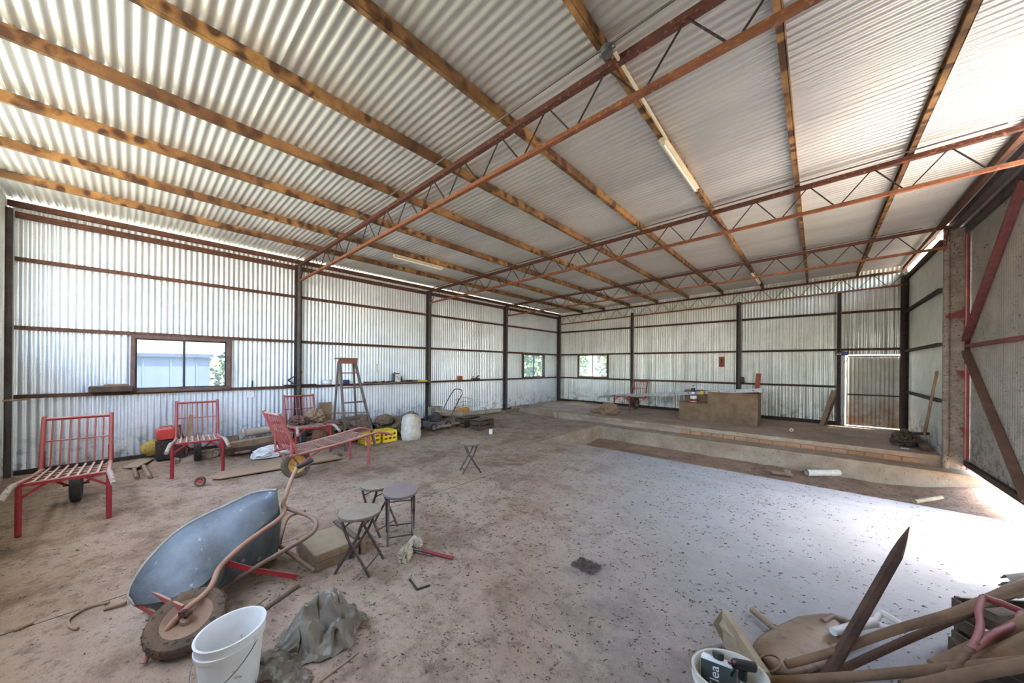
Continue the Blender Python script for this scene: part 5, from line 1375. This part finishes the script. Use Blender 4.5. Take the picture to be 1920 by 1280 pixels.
rod('tool_handle', 'handle_wood', 'upper handle lying over the sunlit slab at the right edge', 'handle', [(1795, 1146, .20), (1850, 1122, .26), (1960, 1070, .36)], .022)
rod('tool_handle', 'handle_wood', 'second upper handle beneath the sunlit one at the right edge', 'handle', [(1840, 1133, .30), (1890, 1112, .34), (1970, 1092, .40)], .030)
rod('tool_handle', 'timber_dark', 'dark handle low down between the bottom handles', 'handle', [(1690, 1283, .16), (1760, 1268, .22), (1860, 1240, .30)], .018)
# fork with red D grip
t = thing('garden_fork', 'garden fork with dull red D grip in the tool heap', 'fork', G(1830, 1220, 0)); O7 = t.location.copy()
zr = .46
q = lambda u, v, dz=0: G(u, v, zr + dz)
MB(O7).tube([q(1843, 1119, .03), q(1880, 1131, .02), q(1916, 1146, .0)], .0165, 12).build('grip_bar', M['handle_red'], t)
MB(O7).tube(smooth_path([q(1843, 1119, .03), q(1835, 1145, .01), q(1838, 1170, -.01), q(1832, 1195, -.03), q(1818, 1217, -.05)], 4), .014, 10).build('grip_arm', M['handle_red'], t)
MB(O7).tube(smooth_path([q(1916, 1146, 0), q(1905, 1168, -.01), q(1870, 1185, -.02), q(1845, 1200, -.04), q(1822, 1218, -.05)], 4), .014, 10).build('grip_arm', M['handle_red'], t)
MB(O7).tube([q(1830, 1205, -.04), q(1812, 1224, -.06), G(1760, 1290, .30), G(1720, 1340, .18)], .016, 10).build('shaft', M['handle_wood'], t)
for k in range(4):
    c0 = G(1722, 1338, .18) + Vector((.02 * k - .03, -.02 * k + .03, 0)); MB(O7).tube(smooth_path([c0, c0 + Vector((-.12, -.14, -.04)), c0 + Vector((-.26, -.30, -.12))], 4), .005, 7).build('tine', M['rust_dark'], t)
# dark crate and offcuts under the handles
open_crate('fruit_crate', 'timber_dark', 'dark slatted wooden crate under the red fork grip', 'crate', (.92, 3.42, .0), (.44, .36, .30), R(38), 3)
open_crate('fruit_crate', 'timber_dark', 'smaller dark crate below the larger one at the right edge', 'crate', (.72, 3.02, .0), (.30, .26, .16), R(52), 2)
o = MB().bar(G(1905, 1160, .31), G(1850, 1165, .31), .12, .10, ch=.03); place(o, 'log_offcut', 'timber_dark', 'short dark log end lying on the crate behind the red grip', 'log', G(1880, 1165, .26), smooth=False)
place(MB().bar(G(1783, 1218, .08), G(1806, 1240, .08), .03, .16, ch=.004), 'timber_offcut', 'timber_dark', 'small split offcut standing by the left foot of the crate', 'timber', G(1790, 1232, 0), smooth=False)
t = thing('folded_sheet', 'folded offcut of grey corrugated sheet at the right edge over the sunlit slab', 'sheet', G(1910, 1085, .12)); O8 = t.location.copy()
for k, (v, z) in enumerate(((1070, .20), (1084, .14))):
    a, b = G(1876 - 4 * k, v + 2, z), G(1960, v - 8, z + .06); ww = Vector((.05, -.12, -.02))
    MB(O8).grid(16, 10, lambda i, j: (a.lerp(b, i) + ww * (j - .0) + Vector((0, 0, .02 * math.sin(j * 9) - .05 * (2 * j - 1) ** 2)))).build('fold', M['mesh_grey'], t)
    MB(O8).tube([a + Vector((0, 0, -.04)), b + Vector((0, 0, -.04))], .006, 6).build('hem', M['mesh_grey'], t)
# ================================================================== lamps on the purlins
def batten(label, x, y0, y1):
    z = roofz(x) - .105
    t = thing('fluorescent_light', label, 'light fitting', (x, (y0 + y1) / 2, z - .075), 0, 'fluorescent battens under the purlins'); L_ = y1 - y0
    MB().prism([(-.03, .075), (.03, .075), (.045, .045), (.02, .03), (-.02, .03), (-.045, .045)], L_, Matrix(((1, 0, 0, 0), (0, 0, 1, -L_ / 2), (0, 1, 0, 0), (0, 0, 0, 1)))).build('batten', M['lamp_white'], t, smooth=False)
    MB().tube([(0, -L_ / 2 + .03, .013), (0, L_ / 2 - .03, .013)], .013, 12).build('tube', M['tube_glass'], t)
    for s in (-1, 1): MB().box((0, s * (L_ / 2 - .012), .03), (.045, .02, .06), ch=.004).build('lamp_holder', M['lamp_white'], t, smooth=False)
    return t
batten('cream fluorescent light fitting under a purlin on the sunny right side', -1.19, 3.62, 4.90)
batten('cream fluorescent light fitting under a purlin above the step ladder', -6.38, 3.54, 4.74)
batten('cream fluorescent light fitting toward the far left corner', -6.38, 10.16, 11.38)
batten('cream fluorescent light fitting toward the far end at centre right', -1.19, 10.28, 11.5)
jx, jy = -1.15, 2.30; t = thing('junction_box', 'round grey junction box where the conduit meets the purlin', 'junction box', (jx, jy, roofz(jx) - .19))
MB().lathe([(.01, 0), (.042, 0), (.045, .006), (.045, .05), (.01, .05)], 20, cap0=True, cap1=True).build('box', M['wire'], t)
MB().tube([(-.06, 0, .03), (.06, 0, .03)], .016, 10).build('conduit_stub', M['wire'], t)
MB().tube([(.03, .05, .04), (.0, 1.30, .045)], .014, 8).build('feed_conduit', M['lamp_white'], t)

# ================================================================== litter (nobody could count it)
def litter(name, label, n, area, mtl, zf, lmin, lmax, curl=.2, seed=1, dens=None, wd=.0022):
    rnd = random.Random(seed); m = MB(); k = 0; guard = 0
    while k < n and guard < n * 30:
        guard += 1
        x = rnd.uniform(area[0], area[1]); y = rnd.uniform(area[2], area[3])
        if dens and rnd.random() > dens(x, y): continue
        z = zf(x, y) if callable(zf) else zf
        for q_ in range(rnd.choice((1, 1, 2, 3, 4))):
            L_ = rnd.uniform(lmin, lmax); a = rnd.uniform(0, 2 * math.pi) if rnd.random() < .5 else rnd.gauss(.5, .35)
            d = Vector((math.cos(a), math.sin(a), 0)); s = Vector((-d.y, d.x, 0)) * wd * rnd.uniform(.5, 1.6)
            h = rnd.uniform(.002, .008); p = Vector((x + rnd.gauss(0, .012) * (q_ > 0), y + rnd.gauss(0, .012) * (q_ > 0), z + .003)); b = d * L_ * .5
            kx = Vector((rnd.uniform(-1, 1), rnd.uniform(-1, 1), 0)) * L_ * curl
            m.add([p - b, p - b * .2 + s + kx + Vector((0, 0, h)), p - b * .2 - s + kx + Vector((0, 0, h * .3)), p + b + Vector((0, 0, h * .6))], [(0, 2, 1), (1, 2, 3)])
        k += 1
    o = m.build(name, M[mtl], smooth=False)
    return tag(o, label, 'litter', None, 'stuff')
litter('leaf_litter', 'dark dry leaves and droppings scattered on the pale slab', 4200, (-3.7, 1.55, .6, 6.5), 'leaf', 0.0, .006, .028, .25, 3, lambda x, y: .25 + .75 * noise.noise((x * 1.1, y * 1.1, 7)) ** 2 * 2 + .25 * (1 - sstep(1, 4.5, y)))
litter('twig_litter', 'fine dark twigs over the brown earth floor', 3200, (-8.3, -.2, -.9, 8.0), 'leaf', ground_z, .008, .035, .25, 5, lambda x, y: .55)
litter('straw_litter', 'pale straw and chips over the brown earth floor', 2600, (-8.3, -.6, -.9, 9.0), 'straw', ground_z, .006, .030, .2, 6, lambda x, y: .25 + .75 * sstep(-5.2, -7.6, x))
litter('pit_litter', 'leaves and straw drifted along the pit', 900, (-1.0, 2.2, 6.7, 8.9), 'leaf', lambda x, y: ZPIT + .30 * sstep(.75, 1.0, (x + 4.68) / 7.4) + .03 + .05 * sstep(7.2, 6.6, y) + .05 * sstep(8.5, 9, y), .02, .09, .3, 8)
litter('platform_litter', 'chips and rubbish scattered over the raised platform', 500, (-8, 1.4, 9.6, 12.4), 'straw', ZP, .01, .05, .2, 9)
litter('twig_clump', 'clump of dark twigs on the floor in the middle of the room', 160, (G(1100, 1062).x - .10, G(1100, 1062).x + .10, G(1100, 1062).y - .08, G(1100, 1062).y + .08), 'leaf', .006, .02, .07, .3, 10, None, .003)

# ================================================================== seen through the windows
nb = thing('neighbour_shed', 'blue-grey metal shed seen through the near window', 'shed', (-15.5, -.85, -.19))
MB().box((0, 0, 1.05), (3.0, 5.0, 2.1)).build('walls', M['neighbour'], nb, smooth=False)
MB().box((0.02, 0, 2.13), (3.1, 5.16, .10)).build('gutter', M['neighbour_trim'], nb, smooth=False)
for k in range(9): MB().box((1.51, -2.2 + .55 * k, 1.03), (.03, .04, 2.04)).build('cladding_rib', M['neighbour'], nb, smooth=False)
def tree(label, x, y, h, r, seed, name='tree', cat='tree'):
    t = thing(name, label, cat, (x, y, -.09), 0, 'trees beyond the walls')
    MB().tube([(0, 0, 0), (.06, .03, h * .3), (0, .05, h * .55)], [.13, .09, .05], 8).build('trunk', M['bark'], t)
    rnd = random.Random(seed); m = MB()
    for k in range(900):
        d = Vector((rnd.gauss(0, 1), rnd.gauss(0, 1), rnd.gauss(0, 1))).normalized() * (rnd.random() ** .35)
        n_ = 1 + .35 * noise.noise(d * 2 + Vector((seed, 0, 0)))
        p = Vector((d.x * r * n_, d.y * r * n_, h * .58 + d.z * h * .42 * n_)); s = rnd.uniform(.07, .16) * (r / 1.2)
        a = Vector((rnd.uniform(-1, 1), rnd.uniform(-1, 1), rnd.uniform(-1, 1))).normalized(); b = a.orthogonal().normalized()
        m.add([p - a * s, p + b * s * .6, p + a * s, p - b * s * .6], [(0, 1, 2, 3)])
    m.build('foliage', M['foliage'], t, smooth=False, kind='stuff')
    return t
tree('pale green bush right of the neighbouring shed', -17.5, 3.6, 2.6, 1.5, 1)
tree('leafy tree seen through the left wall window near the corner', -15.0, 18.5, 3.6, 1.7, 2)
tree('small bush left of the leafy tree outside the corner window', -14.6, 15.9, 2.6, 1.0, 5)
tree('green tree in the left pane of the end wall window', -12.6, 20.0, 3.4, 1.35, 3)
tree('darker tree in the right pane of the end wall window', -9.3, 20.8, 3.6, 1.45, 4)
hl_ = MB().grid(24, 6, lambda i, j: (-70 - 8 * j + 4 * math.sin(i * 9), -70 + 160 * i, -.1 + 9 * j + 2.0 * j * math.sin(i * 7))).build('hillside', M['grass'])
tag(hl_, 'pale grassy hillside beyond the shed', None, None, 'structure')
